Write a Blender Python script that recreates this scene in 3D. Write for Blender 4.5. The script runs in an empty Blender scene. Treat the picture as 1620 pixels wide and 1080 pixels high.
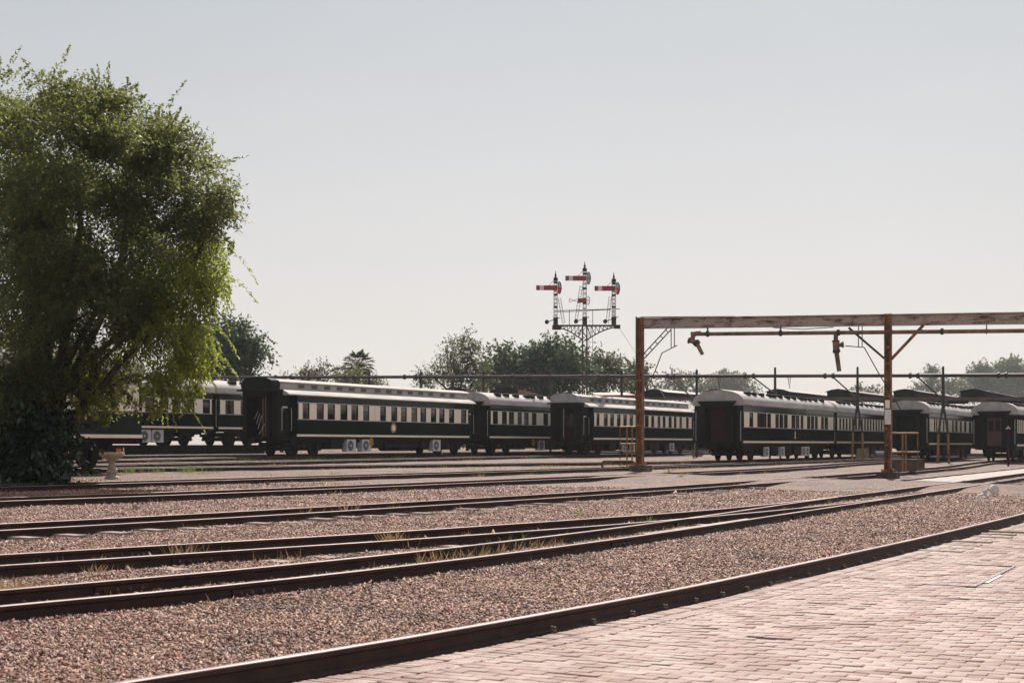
import bpy, math, random
import numpy as np
from mathutils import Vector, Matrix, noise

rnd = random.Random(7)
rng = np.random.default_rng(7)
SC = bpy.context.scene
COL = SC.collection

# ------------------------------------------------------------------ camera, sky, sun, exposure
CAM_Z = 1.55
cam = bpy.data.cameras.new("camera")
cam.lens = 50.0; cam.sensor_width = 36.0; cam.shift_y = 0.100
cam.clip_start = 0.1; cam.clip_end = 3000
cam.dof.use_dof = True; cam.dof.focus_distance = 27.0; cam.dof.aperture_fstop = 4.5
camo = bpy.data.objects.new("camera", cam)
camo.location = (0, 0, CAM_Z); camo.rotation_euler = (math.radians(90), 0, 0)
COL.objects.link(camo); SC.camera = camo

SUN_EL, SUN_AZ = math.radians(47), math.radians(10)
world = bpy.data.worlds.new("World"); SC.world = world; world.use_nodes = True
wn = world.node_tree; wn.nodes.clear()
sky = wn.nodes.new("ShaderNodeTexSky"); sky.sky_type = 'NISHITA'; sky.sun_disc = False
sky.sun_elevation = SUN_EL; sky.sun_rotation = SUN_AZ
sky.air_density = 1.0; sky.dust_density = 4.0; sky.ozone_density = 1.0; sky.altitude = 1300
hs = wn.nodes.new("ShaderNodeHueSaturation"); hs.inputs['Saturation'].default_value = 0.45
tint = wn.nodes.new("ShaderNodeMix"); tint.data_type = 'RGBA'; tint.blend_type = 'MULTIPLY'
tint.inputs['Factor'].default_value = 1.0; tint.inputs['B'].default_value = (0.985, 0.965, 0.945, 1)
bg = wn.nodes.new("ShaderNodeBackground"); bg.inputs['Strength'].default_value = 0.068
wo = wn.nodes.new("ShaderNodeOutputWorld")
wn.links.new(sky.outputs[0], hs.inputs['Color']); wn.links.new(hs.outputs[0], tint.inputs['A'])
# hazy air evens the sky out: blend the clear-sky model with a soft horizon-to-zenith gradient
wtc = wn.nodes.new("ShaderNodeTexCoord"); wsp = wn.nodes.new("ShaderNodeSeparateXYZ"); wn.links.new(wtc.outputs['Generated'], wsp.inputs[0])
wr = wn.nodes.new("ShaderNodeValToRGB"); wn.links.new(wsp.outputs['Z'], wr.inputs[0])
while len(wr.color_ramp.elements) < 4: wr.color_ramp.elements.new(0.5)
for e_, (ps_, c_) in zip(wr.color_ramp.elements, [(0.0, (8.3, 7.45, 7.05)), (0.12, (7.6, 7.12, 6.8)), (0.30, (5.55, 5.98, 6.15)), (1.0, (9.2, 9.1, 9.2))]): e_.position = ps_; e_.color = (*c_, 1)  # last stop, above the frame, is brightened to lift light on shaded sides
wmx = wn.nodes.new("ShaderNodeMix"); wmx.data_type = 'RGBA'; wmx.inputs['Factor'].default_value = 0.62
wnz = wn.nodes.new("ShaderNodeTexNoise"); wnz.inputs['Scale'].default_value = 2.2; wnz.inputs['Detail'].default_value = 4
wmp = wn.nodes.new("ShaderNodeMapping"); wmp.inputs['Scale'].default_value = (1.0, 1.0, 4.0); wn.links.new(wtc.outputs['Generated'], wmp.inputs[0]); wn.links.new(wmp.outputs[0], wnz.inputs['Vector'])
wrm = wn.nodes.new("ShaderNodeMapRange"); wrm.inputs['From Min'].default_value = 0.35; wrm.inputs['From Max'].default_value = 0.7; wrm.inputs['To Min'].default_value = 0.965; wrm.inputs['To Max'].default_value = 1.05
wn.links.new(wnz.outputs['Fac'], wrm.inputs['Value'])
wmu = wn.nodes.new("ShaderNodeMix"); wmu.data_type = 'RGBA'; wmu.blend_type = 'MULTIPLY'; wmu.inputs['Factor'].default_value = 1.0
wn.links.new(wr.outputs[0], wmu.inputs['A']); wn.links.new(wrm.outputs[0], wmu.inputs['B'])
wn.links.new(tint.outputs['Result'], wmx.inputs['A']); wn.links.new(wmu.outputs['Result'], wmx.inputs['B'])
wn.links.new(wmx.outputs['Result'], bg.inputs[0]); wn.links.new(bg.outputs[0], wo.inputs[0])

sl = bpy.data.lights.new("sun", 'SUN'); sl.energy = 4.8; sl.angle = math.radians(0.55); sl.color = (1.0, 0.93, 0.84)
so = bpy.data.objects.new("sun", sl); COL.objects.link(so)
sd = Vector((math.sin(SUN_AZ) * math.cos(SUN_EL), math.cos(SUN_AZ) * math.cos(SUN_EL), math.sin(SUN_EL)))
so.rotation_euler = sd.to_track_quat('Z', 'Y').to_euler(); so.location = (0, 60, 80)

SC.view_settings.view_transform = 'Standard'; SC.view_settings.look = 'None'
SC.view_settings.exposure = 0.5; SC.view_settings.gamma = 1.0
SC.cycles.max_bounces = 6; SC.cycles.transparent_max_bounces = 8

# ------------------------------------------------------------------ frames
# u runs along the tracks, p across them (away from the camera); the yard is a gentle slope in p
F, HY, CX = 2250.0, 702.0, 810.0
PHI = math.radians(27.7); S, C = math.sin(PHI), math.cos(PHI)
def sstep(a, b, x):
    t = min(1.0, max(0.0, (x - a) / (b - a))); return t * t * (3 - 2 * t)
def railtop(p):
    q = min(max(p, -6.0), 58.0)
    return CAM_Z - 1.40 + 0.018 * q + 0.30 * sstep(49.3, 49.9, p)
def W(u, p, z=None):
    return Vector((S * u - C * p, C * u + S * p, railtop(p) if z is None else z))
def UP(x, y):
    return S * x + C * y, -C * x + S * y
def on_ground(px, py, dz=-0.13):
    """point of the sloping yard seen at a pixel of the photograph (survey of positions)"""
    r = (px - CX) / F; pc = -C * r + S
    z = F * (1.40 - dz) / (py - HY + F * 0.018 * pc)
    p = pc * z
    return Vector((r * z, z, railtop(p) + dz))
def at(px, py, z):
    return Vector(((px - CX) / F * z, z, CAM_Z + (HY - py) / F * z))

# ------------------------------------------------------------------ materials
MATS = {}
def new_mat(name):
    m = bpy.data.materials.new(name); m.use_nodes = True
    nt = m.node_tree; b = nt.nodes['Principled BSDF']
    MATS[name] = m
    return m, nt, b
def nd(nt, t, **k):
    n = nt.nodes.new(t)
    for a, v in k.items(): setattr(n, a, v)
    return n
def ramp(nt, fac, stops):
    r = nd(nt, "ShaderNodeValToRGB"); el = r.color_ramp.elements
    while len(el) < len(stops): el.new(0.5)
    for e, (pos, c) in zip(el, stops):
        e.position = pos; e.color = (*c, 1)
    nt.links.new(fac, r.inputs[0]); return r.outputs[0]
def tex(nt, kind, scale, coord='Object', detail=4.0, rough=0.6, vec=None, sc=None):
    if vec is None:
        tc = nd(nt, "ShaderNodeTexCoord"); vec = tc.outputs[coord]
    if sc:
        mp = nd(nt, "ShaderNodeMapping"); mp.inputs['Scale'].default_value = sc
        nt.links.new(vec, mp.inputs[0]); vec = mp.outputs[0]
    if kind == 'noise':
        t = nd(nt, "ShaderNodeTexNoise"); t.inputs['Detail'].default_value = detail; t.inputs['Roughness'].default_value = rough
    else:
        t = nd(nt, "ShaderNodeTexVoronoi")
    t.inputs['Scale'].default_value = scale
    nt.links.new(vec, t.inputs['Vector'])
    return t
def bump(nt, b, h, strength, dist=0.02):
    bp = nd(nt, "ShaderNodeBump"); bp.inputs['Strength'].default_value = strength; bp.inputs['Distance'].default_value = dist
    nt.links.new(h, bp.inputs['Height']); nt.links.new(bp.outputs[0], b.inputs['Normal'])
def mixc(nt, fac, a, b):
    m = nd(nt, "ShaderNodeMix", data_type='RGBA')
    if isinstance(fac, float): m.inputs['Factor'].default_value = fac
    else: nt.links.new(fac, m.inputs['Factor'])
    for k, v in (('A', a), ('B', b)):
        if isinstance(v, tuple): m.inputs[k].default_value = (*v, 1)
        else: nt.links.new(v, m.inputs[k])
    return m.outputs['Result']
def simple(name, c1, c2, scale=3.0, rough=0.5, lo=0.35, hi=0.65, bumps=0.0, metal=0.0, sc=None, bscale=None, coat=0.0):
    m, nt, b = new_mat(name)
    t = tex(nt, 'noise', scale, sc=sc)
    col = ramp(nt, t.outputs['Fac'], [(lo, c1), (hi, c2)])
    nt.links.new(col, b.inputs['Base Color'])
    b.inputs['Roughness'].default_value = rough; b.inputs['Metallic'].default_value = metal
    if coat: b.inputs['Coat Weight'].default_value = coat; b.inputs['Coat Roughness'].default_value = 0.05
    if bumps:
        t2 = tex(nt, 'noise', bscale or scale * 4); bump(nt, b, t2.outputs['Fac'], bumps)
    return m

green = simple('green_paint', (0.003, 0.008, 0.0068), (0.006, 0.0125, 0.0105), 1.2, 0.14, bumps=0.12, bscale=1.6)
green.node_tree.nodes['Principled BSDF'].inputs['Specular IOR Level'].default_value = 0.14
cream = simple('cream_paint', (0.85, 0.75, 0.615), (0.90, 0.815, 0.69), 2.0, 0.3)
roofw = simple('white_roof_paint', (0.34, 0.315, 0.305), (0.48, 0.45, 0.44), 0.9, 0.8, bumps=0.12, bscale=2.0, sc=(0.6, 2.5, 2.5))
roofw.node_tree.nodes['Principled BSDF'].inputs['Specular IOR Level'].default_value = 0.2
roofg = simple('grey_roof_paint', (0.27, 0.255, 0.27), (0.40, 0.38, 0.39), 0.9, 0.5, bumps=0.1, sc=(0.6, 2.5, 2.5))
black = simple('black_underframe', (0.004, 0.004, 0.004), (0.014, 0.011, 0.010), 3.0, 0.6, bumps=0.1)
darkend = simple('dark_end_paint', (0.006, 0.0065, 0.007), (0.012, 0.012, 0.013), 3.0, 0.5)
maroon = simple('maroon_paint', (0.022, 0.004, 0.005), (0.036, 0.006, 0.008), 3.0, 0.4)
for m_ in (black, darkend, maroon): m_.node_tree.nodes['Principled BSDF'].inputs['Specular IOR Level'].default_value = 0.12
wood = simple('varnished_wood', (0.16, 0.05, 0.015), (0.26, 0.09, 0.03), 4.0, 0.3, sc=(6, 6, 0.6))
steelg = simple('galvanised_steel', (0.42, 0.41, 0.40), (0.55, 0.54, 0.53), 5.0, 0.4, metal=0.3)
acgrey = simple('fan_unit_casing', (0.60, 0.58, 0.57), (0.68, 0.66, 0.65), 6.0, 0.45)
acdark = simple('fan_grille', (0.05, 0.05, 0.052), (0.09, 0.09, 0.09), 12.0, 0.5)
reddoor = simple('faded_red_paint', (0.05, 0.008, 0.010), (0.08, 0.013, 0.016), 3.0, 0.4)
rubber = simple('black_rubber', (0.006, 0.006, 0.0065), (0.011, 0.010, 0.010), 8.0, 0.75)
rubber.node_tree.nodes['Principled BSDF'].inputs['Specular IOR Level'].default_value = 0.12
yellow = simple('yellow_paint', (0.55, 0.36, 0.02), (0.65, 0.42, 0.04), 8.0, 0.45)
amber = simple('worn_yellow_paint', (0.15, 0.065, 0.02), (0.33, 0.165, 0.045), 7.0, 0.6)
orange = simple('orange_paint', (0.55, 0.11, 0.02), (0.65, 0.14, 0.025), 8.0, 0.5)
gold = simple('gold_leaf', (0.45, 0.26, 0.13), (0.60, 0.38, 0.20), 30.0, 0.4)
rustpost = simple('rusty_post', (0.05, 0.022, 0.016), (0.34, 0.15, 0.060), 2.4, 0.75, 0.34, 0.66, bumps=0.3, sc=(3, 3, 0.8))
rustpipe = simple('rusty_pipe', (0.11, 0.058, 0.045), (0.26, 0.155, 0.115), 3.5, 0.7, bumps=0.2)
pipedark = simple('dark_pipe_paint', (0.026, 0.018, 0.020), (0.045, 0.032, 0.034), 2.0, 0.55)
conc = simple('weathered_concrete', (0.26, 0.215, 0.185), (0.40, 0.345, 0.305), 5.0, 0.85, bumps=0.3)
concd = simple('dirty_concrete', (0.045, 0.033, 0.027), (0.13, 0.095, 0.075), 4.0, 0.9, bumps=0.3)
sand = simple('pale_path', (0.30, 0.245, 0.22), (0.42, 0.36, 0.33), 3.0, 0.9, bumps=0.3)
stone = simple('cast_stone', (0.30, 0.25, 0.20), (0.46, 0.40, 0.33), 9.0, 0.85, bumps=0.3)
whitep = simple('white_paint', (0.60, 0.58, 0.575), (0.72, 0.695, 0.69), 8.0, 0.45)
sigblack = simple('black_iron', (0.012, 0.012, 0.013), (0.025, 0.024, 0.025), 6.0, 0.5)
sigred = simple('signal_red', (0.22, 0.022, 0.035), (0.30, 0.035, 0.05), 6.0, 0.4)
mastrust = simple('rusty_lattice', (0.022, 0.017, 0.015), (0.085, 0.060, 0.050), 3.0, 0.7)
shedroof = simple('dark_shed_roof', (0.055, 0.036, 0.036), (0.10, 0.070, 0.068), 1.0, 0.6)
shedlight = simple('weathered_roof_sheet', (0.16, 0.10, 0.095), (0.24, 0.17, 0.16), 1.0, 0.45, sc=(8, 0.6, 1))
sheddark = simple('dark_shed_timber', (0.005, 0.007, 0.0075), (0.010, 0.013, 0.0135), 1.0, 0.7)
sheddark.node_tree.nodes['Principled BSDF'].inputs['Specular IOR Level'].default_value = 0.12
redroof = simple('red_roof_sheet', (0.17, 0.045, 0.035), (0.24, 0.075, 0.06), 1.0, 0.6)
bark = simple('bark', (0.035, 0.026, 0.020), (0.075, 0.058, 0.045), 4.0, 0.9, bumps=0.5, sc=(4, 4, 1))
railm = simple('rusty_rail', (0.017, 0.006, 0.0045), (0.042, 0.017, 0.012), 5.0, 0.75, bumps=0.2)
railtopm = simple('worn_rail_head', (0.16, 0.10, 0.095), (0.30, 0.22, 0.21), 1.1, 0.55, metal=0.25, sc=(1, 1, 1))
clipm = simple('rail_clip_steel', (0.035, 0.022, 0.018), (0.12, 0.085, 0.075), 8.0, 0.5)

# glass seen on a coach: dark room behind a shiny pane
def glass(name, c1, c2, sc):
    m, nt, b = new_mat(name)
    t = tex(nt, 'noise', 1.3, sc=sc, detail=1.0)
    nt.links.new(ramp(nt, t.outputs['Fac'], [(0.45, c1), (0.6, c2)]), b.inputs['Base Color'])
    b.inputs['Roughness'].default_value = 0.04
    t2 = tex(nt, 'noise', 0.9, detail=1.0); bump(nt, b, t2.outputs['Fac'], 0.12, 0.05)
    return m
PANES = [glass('window_glass', (0.006, 0.006, 0.007), (0.03, 0.024, 0.022), (1, 1, 1)),
         glass('window_glass_with_curtain', (0.008, 0.007, 0.008), (0.10, 0.075, 0.06), (3, 1, 0.3)),
         glass('window_glass_with_blind', (0.09, 0.09, 0.09), (0.20, 0.19, 0.18), (0.6, 1, 0.6))]
lens_red, nt, b = new_mat('red_lens'); b.inputs['Base Color'].default_value = (0.75, 0.01, 0.02, 1); b.inputs['Roughness'].default_value = 0.15
lens_green, nt, b = new_mat('green_lens'); b.inputs['Base Color'].default_value = (0.35, 0.55, 0.5, 1); b.inputs['Roughness'].default_value = 0.15

# gantry beam: old cream paint flaking to rust
beamm, nt, b = new_mat('flaking_cream_paint')
t = tex(nt, 'noise', 1.9, detail=10, rough=0.7, sc=(0.6, 1, 2.6)); t2 = tex(nt, 'noise', 9.0, detail=4)
c_r = ramp(nt, t2.outputs['Fac'], [(0.3, (0.05, 0.022, 0.016)), (0.7, (0.21, 0.085, 0.05))])
c_p = ramp(nt, t2.outputs['Fac'], [(0.3, (0.34, 0.27, 0.235)), (0.7, (0.46, 0.385, 0.345))])
f = ramp(nt, t.outputs['Fac'], [(0.50, (0, 0, 0)), (0.60, (1, 1, 1))])
nt.links.new(mixc(nt, f, c_p, c_r), b.inputs['Base Color']); b.inputs['Roughness'].default_value = 0.7
bump(nt, b, t.outputs['Fac'], 0.3)

def island_colour(name, stops, rough, spec=0.5, extra=None):
    m, nt, b = new_mat(name)
    g = nd(nt, "ShaderNodeNewGeometry")
    col = ramp(nt, g.outputs['Random Per Island'], stops)
    if extra: col = extra(nt, col)
    nt.links.new(col, b.inputs['Base Color']); b.inputs['Roughness'].default_value = rough
    b.inputs['Specular IOR Level'].default_value = spec
    return m, nt, b
GR = [(0.0, (0.068, 0.025, 0.018)), (0.25, (0.195, 0.085, 0.060)), (0.5, (0.325, 0.172, 0.126)), (0.75, (0.215, 0.128, 0.102)), (0.92, (0.55, 0.375, 0.29)), (1.0, (0.03, 0.018, 0.016))]
def earth(nt, col):
    t = tex(nt, 'noise', 0.45, 'Object', detail=5)
    col = mixc(nt, ramp(nt, t.outputs['Fac'], [(0.50, (0, 0, 0)), (0.68, (0.75, 0.75, 0.75))]), col, (0.27, 0.155, 0.100))
    t = tex(nt, 'noise', 0.8, 'Object', detail=4)
    return mixc(nt, ramp(nt, t.outputs['Fac'], [(0.52, (0, 0, 0)), (0.68, (0.75, 0.75, 0.75))]), col, (0.085, 0.045, 0.034))
stonem, nt, b = island_colour('ballast_stone', GR, 0.66, 0.4, earth)
# yard bed: same ballast, too fine to model far away
bedm, nt, b = new_mat('ballast_bed')
v1 = tex(nt, 'vor', 24.0, 'Object'); v2 = tex(nt, 'vor', 9.0, 'Object')
sepc = nd(nt, "ShaderNodeSeparateColor"); nt.links.new(v1.outputs['Color'], sepc.inputs[0])
base = ramp(nt, sepc.outputs[0], GR)
pn = tex(nt, 'noise', 0.55, 'Object', detail=5)
dry = ramp(nt, pn.outputs['Fac'], [(0.55, (0, 0, 0)), (0.72, (1, 1, 1))])
pn2 = tex(nt, 'noise', 0.12, 'Object', detail=3)
base = mixc(nt, ramp(nt, pn2.outputs['Fac'], [(0.4, (0, 0, 0)), (0.65, (0.45, 0.45, 0.45))]), base, (0.29, 0.20, 0.17))
mm = nd(nt, "ShaderNodeMath", operation='MULTIPLY'); mm.inputs[1].default_value = 0.35; nt.links.new(dry, mm.inputs[0])
base = mixc(nt, mm.outputs[0], base, (0.27, 0.20, 0.115))
base = mixc(nt, ramp(nt, v1.outputs['Distance'], [(0.42, (0, 0, 0)), (0.62, (0.85, 0.85, 0.85))]), base, (0.055, 0.030, 0.025))
sp1 = tex(nt, 'noise', 7.0, 'Object', detail=6, rough=0.8)
base = mixc(nt, ramp(nt, sp1.outputs['Fac'], [(0.40, (0.75, 0.75, 0.75)), (0.52, (0, 0, 0))]), base, (0.09, 0.05, 0.042))
base = mixc(nt, ramp(nt, sp1.outputs['Fac'], [(0.56, (0, 0, 0)), (0.68, (0.6, 0.6, 0.6))]), base, (0.40, 0.285, 0.24))
nt.links.new(earth(nt, base), b.inputs['Base Color']); b.inputs['Roughness'].default_value = 0.8
ad = nd(nt, "ShaderNodeMath", operation='ADD'); nt.links.new(v1.outputs['Distance'], ad.inputs[0]); nt.links.new(v2.outputs['Distance'], ad.inputs[1])
bump(nt, b, ad.outputs[0], 0.9, 0.05)

def pav_extra(nt, col):
    t = tex(nt, 'noise', 1.5, 'Object', detail=9, rough=0.72); t2 = tex(nt, 'noise', 26.0, 'Object', detail=3)
    col = mixc(nt, ramp(nt, t.outputs['Fac'], [(0.46, (0, 0, 0)), (0.66, (0.75, 0.75, 0.75))]), col, (0.185, 0.085, 0.066))
    return mixc(nt, ramp(nt, t2.outputs['Fac'], [(0.4, (0.22, 0.22, 0.22)), (0.7, (0, 0, 0))]), col, (0.10, 0.065, 0.058))
paver, nt, b = island_colour('clay_paver', [(0, (0.29, 0.185, 0.155)), (0.3, (0.345, 0.25, 0.215)), (0.7, (0.40, 0.305, 0.268)), (0.9, (0.36, 0.265, 0.232)), (0.97, (0.28, 0.17, 0.14)), (1, (0.21, 0.11, 0.09))], 0.72, 0.35, pav_extra)
tb = tex(nt, 'noise', 60.0, 'Object'); bump(nt, b, tb.outputs['Fac'], 0.25, 0.004)
coverm = simple('pinkish_slab', (0.24, 0.165, 0.14), (0.33, 0.245, 0.215), 5.0, 0.8, bumps=0.2)
jointm = simple('joint_sand', (0.04, 0.022, 0.018), (0.085, 0.05, 0.042), 12.0, 0.95)

def leaf_mat(name, c_lo, c_hi, transl, tcol, rough=0.6):
    m, nt, b = new_mat(name)
    g = nd(nt, "ShaderNodeNewGeometry")
    col = ramp(nt, g.outputs['Random Per Island'], [(0.0, c_lo), (0.75, c_hi), (1.0, tuple(min(1, x * 1.35) for x in c_hi))])
    nt.links.new(col, b.inputs['Base Color']); b.inputs['Roughness'].default_value = rough; b.inputs['Specular IOR Level'].default_value = 0.4
    tr = nd(nt, "ShaderNodeBsdfTranslucent")
    nt.links.new(mixc(nt, 0.65, col, tcol), tr.inputs['Color'])
    mx = nd(nt, "ShaderNodeMixShader"); mx.inputs[0].default_value = transl
    out = nt.nodes['Material Output']
    nt.links.new(b.outputs[0], mx.inputs[1]); nt.links.new(tr.outputs[0], mx.inputs[2]); nt.links.new(mx.outputs[0], out.inputs[0])
    return m
leaf_main = leaf_mat('willowy_leaves', (0.024, 0.036, 0.017), (0.088, 0.104, 0.048), 0.46, (0.33, 0.36, 0.08), 0.5)
leaf_bright = leaf_mat('bright_hanging_leaves', (0.050, 0.066, 0.018), (0.120, 0.145, 0.040), 0.58, (0.50, 0.56, 0.09), 0.5)  # brighter, yellower and more translucent than the main crown leaves
leaf_glossy = leaf_mat('glossy_dark_leaves', (0.010, 0.020, 0.010), (0.022, 0.042, 0.020), 0.10, (0.06, 0.10, 0.03), 0.22)
leaf_dark = leaf_mat('dark_tree_leaves', (0.022, 0.042, 0.028), (0.046, 0.074, 0.042), 0.28, (0.11, 0.17, 0.05))
leaf_mid = leaf_mat('olive_tree_leaves', (0.040, 0.050, 0.026), (0.085, 0.095, 0.045), 0.30, (0.16, 0.18, 0.06))
leaf_yel = leaf_mat('yellow_green_leaves', (0.07, 0.085, 0.028), (0.13, 0.14, 0.05), 0.35, (0.24, 0.25, 0.06))
grass_dry = leaf_mat('dry_grass_blades', (0.22, 0.135, 0.065), (0.40, 0.28, 0.15), 0.3, (0.45, 0.32, 0.16), 0.7)
grass_green = leaf_mat('green_weed_blades', (0.06, 0.10, 0.02), (0.14, 0.19, 0.05), 0.40, (0.30, 0.38, 0.08), 0.5)

# ------------------------------------------------------------------ mesh helpers
class MB:
    def __init__(s): s.v = []; s.f = []; s.m = []; s.mats = []
    def slot(s, mat):
        if mat not in s.mats: s.mats.append(mat)
        return s.mats.index(mat)
    def add(s, vs, fs, mat):
        o = len(s.v); k = s.slot(mat); s.v += [tuple(x) for x in vs]
        s.f += [tuple(i + o for i in f) for f in fs]; s.m += [k] * len(fs); return s
    def box(s, a, b, mat):
        x0, y0, z0 = a; x1, y1, z1 = b
        return s.add([(x0, y0, z0), (x1, y0, z0), (x1, y1, z0), (x0, y1, z0), (x0, y0, z1), (x1, y0, z1), (x1, y1, z1), (x0, y1, z1)],
                     [(0, 3, 2, 1), (4, 5, 6, 7), (0, 1, 5, 4), (1, 2, 6, 5), (2, 3, 7, 6), (3, 0, 4, 7)], mat)
    def bar(s, a, b, w, h, mat, up=(0, 0, 1)):
        a, b = Vector(a), Vector(b); d = (b - a).normalized(); up = Vector(up)
        if abs(d.dot(up)) > 0.98: up = Vector((0, 1, 0)) if abs(d.y) < 0.9 else Vector((1, 0, 0))
        r = d.cross(up).normalized() * (w / 2); t = r.cross(d).normalized() * (h / 2)
        vs = [q + i * r + j * t for q in (a, b) for i, j in ((-1, -1), (1, -1), (1, 1), (-1, 1))]
        return s.add(vs, [(0, 1, 2, 3), (7, 6, 5, 4), (0, 4, 5, 1), (1, 5, 6, 2), (2, 6, 7, 3), (3, 7, 4, 0)], mat)
    def tube(s, pts, rad, mat, n=8, caps=True):
        pts = [Vector(p) for p in pts]
        rads = rad if isinstance(rad, (list, tuple)) else [rad] * len(pts)
        vs = []; fs = []; prev = None
        for i, p in enumerate(pts):
            d = (pts[min(i + 1, len(pts) - 1)] - pts[max(i - 1, 0)]).normalized()
            if prev is None:
                up = Vector((0, 0, 1)) if abs(d.z) < 0.9 else Vector((1, 0, 0))
                r = d.cross(up).normalized()
            else:
                r = (prev - d * prev.dot(d)).normalized()
            prev = r; t = d.cross(r)
            for k in range(n):
                a = 2 * math.pi * k / n
                vs.append(p + (r * math.cos(a) + t * math.sin(a)) * rads[i])
        for i in range(len(pts) - 1):
            for k in range(n):
                k2 = (k + 1) % n
                fs.append((i * n + k, i * n + k2, (i + 1) * n + k2, (i + 1) * n + k))
        if caps:
            fs.append(tuple(reversed(range(n)))); fs.append(tuple((len(pts) - 1) * n + k for k in range(n)))
        return s.add(vs, fs, mat)
    def lathe(s, prof, c, mat, n=20):
        vs = []; fs = []
        for r, z in prof:
            for k in range(n):
                a = 2 * math.pi * k / n; vs.append((c[0] + r * math.cos(a), c[1] + r * math.sin(a), c[2] + z))
        for i in range(len(prof) - 1):
            for k in range(n):
                k2 = (k + 1) % n; fs.append((i * n + k, i * n + k2, (i + 1) * n + k2, (i + 1) * n + k))
        fs.append(tuple(reversed(range(n)))); fs.append(tuple((len(prof) - 1) * n + k for k in range(n)))
        return s.add(vs, fs, mat)
    def extrude_x(s, prof, x0, x1, mat, closed=True, capmat=None):
        n = len(prof); vs = [(x0, y, z) for y, z in prof] + [(x1, y, z) for y, z in prof]
        fs = [(i, (i + 1) % n, n + (i + 1) % n, n + i) for i in range(n if closed else n - 1)]
        s.add(vs, fs, mat)
        if closed:
            s.add(vs, [tuple(reversed(range(n)))], capmat or mat); s.add(vs, [tuple(range(n, 2 * n))], capmat or mat)
        return s
    def mesh(s, name, smooth=35):
        me = bpy.data.meshes.new(name); me.from_pydata(s.v, [], s.f)
        for m in s.mats: me.materials.append(m)
        me.polygons.foreach_set('material_index', s.m)
        if smooth:
            me.polygons.foreach_set('use_smooth', [True] * len(s.f)); me.set_sharp_from_angle(angle=math.radians(smooth))
        me.update(); return me
    def build(s, name, parent=None, smooth=35, loc=None):
        return link(name, s.mesh(name, smooth), parent, loc)
def link(name, me, parent=None, loc=None):
    o = bpy.data.objects.new(name, me); COL.objects.link(o)
    if parent is not None: o.parent = parent
    if loc is not None: o.location = loc
    return o
def tag(o, label=None, cat=None, group=None, kind=None):
    if label: o['label'] = label
    if cat: o['category'] = cat
    if group: o['group'] = group
    if kind: o['kind'] = kind
    return o
def thing(name, label, cat, loc=(0, 0, 0), rz=0.0, group=None):
    o = bpy.data.objects.new(name, None); COL.objects.link(o); o.empty_display_size = 0.2
    o.location = loc; o.rotation_euler = (0, 0, rz)
    return tag(o, label, cat, group)
def np_mesh(name, verts, faces, mat, smooth=False):
    """faces: (n,k) array of equal-size polygons"""
    me = bpy.data.meshes.new(name); nf, k = faces.shape
    me.vertices.add(len(verts)); me.vertices.foreach_set('co', np.asarray(verts, np.float32).ravel())
    me.loops.add(nf * k); me.loops.foreach_set('vertex_index', faces.astype(np.int32).ravel())
    me.polygons.add(nf); me.polygons.foreach_set('loop_start', np.arange(0, nf * k, k, dtype=np.int32))
    me.polygons.foreach_set('loop_total', np.full(nf, k, dtype=np.int32))
    me.materials.append(mat); me.update(calc_edges=True)
    if smooth: me.polygons.foreach_set('use_smooth', np.ones(nf, bool))
    return me

# ------------------------------------------------------------------ rail lines: (u, p) control points
def line(cp):
    us = np.array([c[0] for c in cp], float); ps = np.array([c[1] for c in cp], float)
    h = np.diff(us); d = np.diff(ps) / h; m = np.zeros_like(us)
    m[0], m[-1] = d[0], d[-1]
    for i in range(1, len(us) - 1):
        m[i] = (d[i - 1] * h[i] + d[i] * h[i - 1]) / (h[i] + h[i - 1])
    def f(u):
        i = int(np.clip(np.searchsorted(us, u) - 1, 0, len(us) - 2)); t = (u - us[i]) / h[i]
        return ((2 * t**3 - 3 * t**2 + 1) * ps[i] + (t**3 - 2 * t**2 + t) * h[i] * m[i]
                + (-2 * t**3 + 3 * t**2) * ps[i + 1] + (t**3 - t**2) * h[i] * m[i + 1])
    tu = np.arange(-14, 142, 0.1); tp = np.array([f(float(q)) for q in tu])
    return lambda u: (np.interp(u, tu, tp) if isinstance(u, np.ndarray) else float(np.interp(u, tu, tp)))
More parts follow.
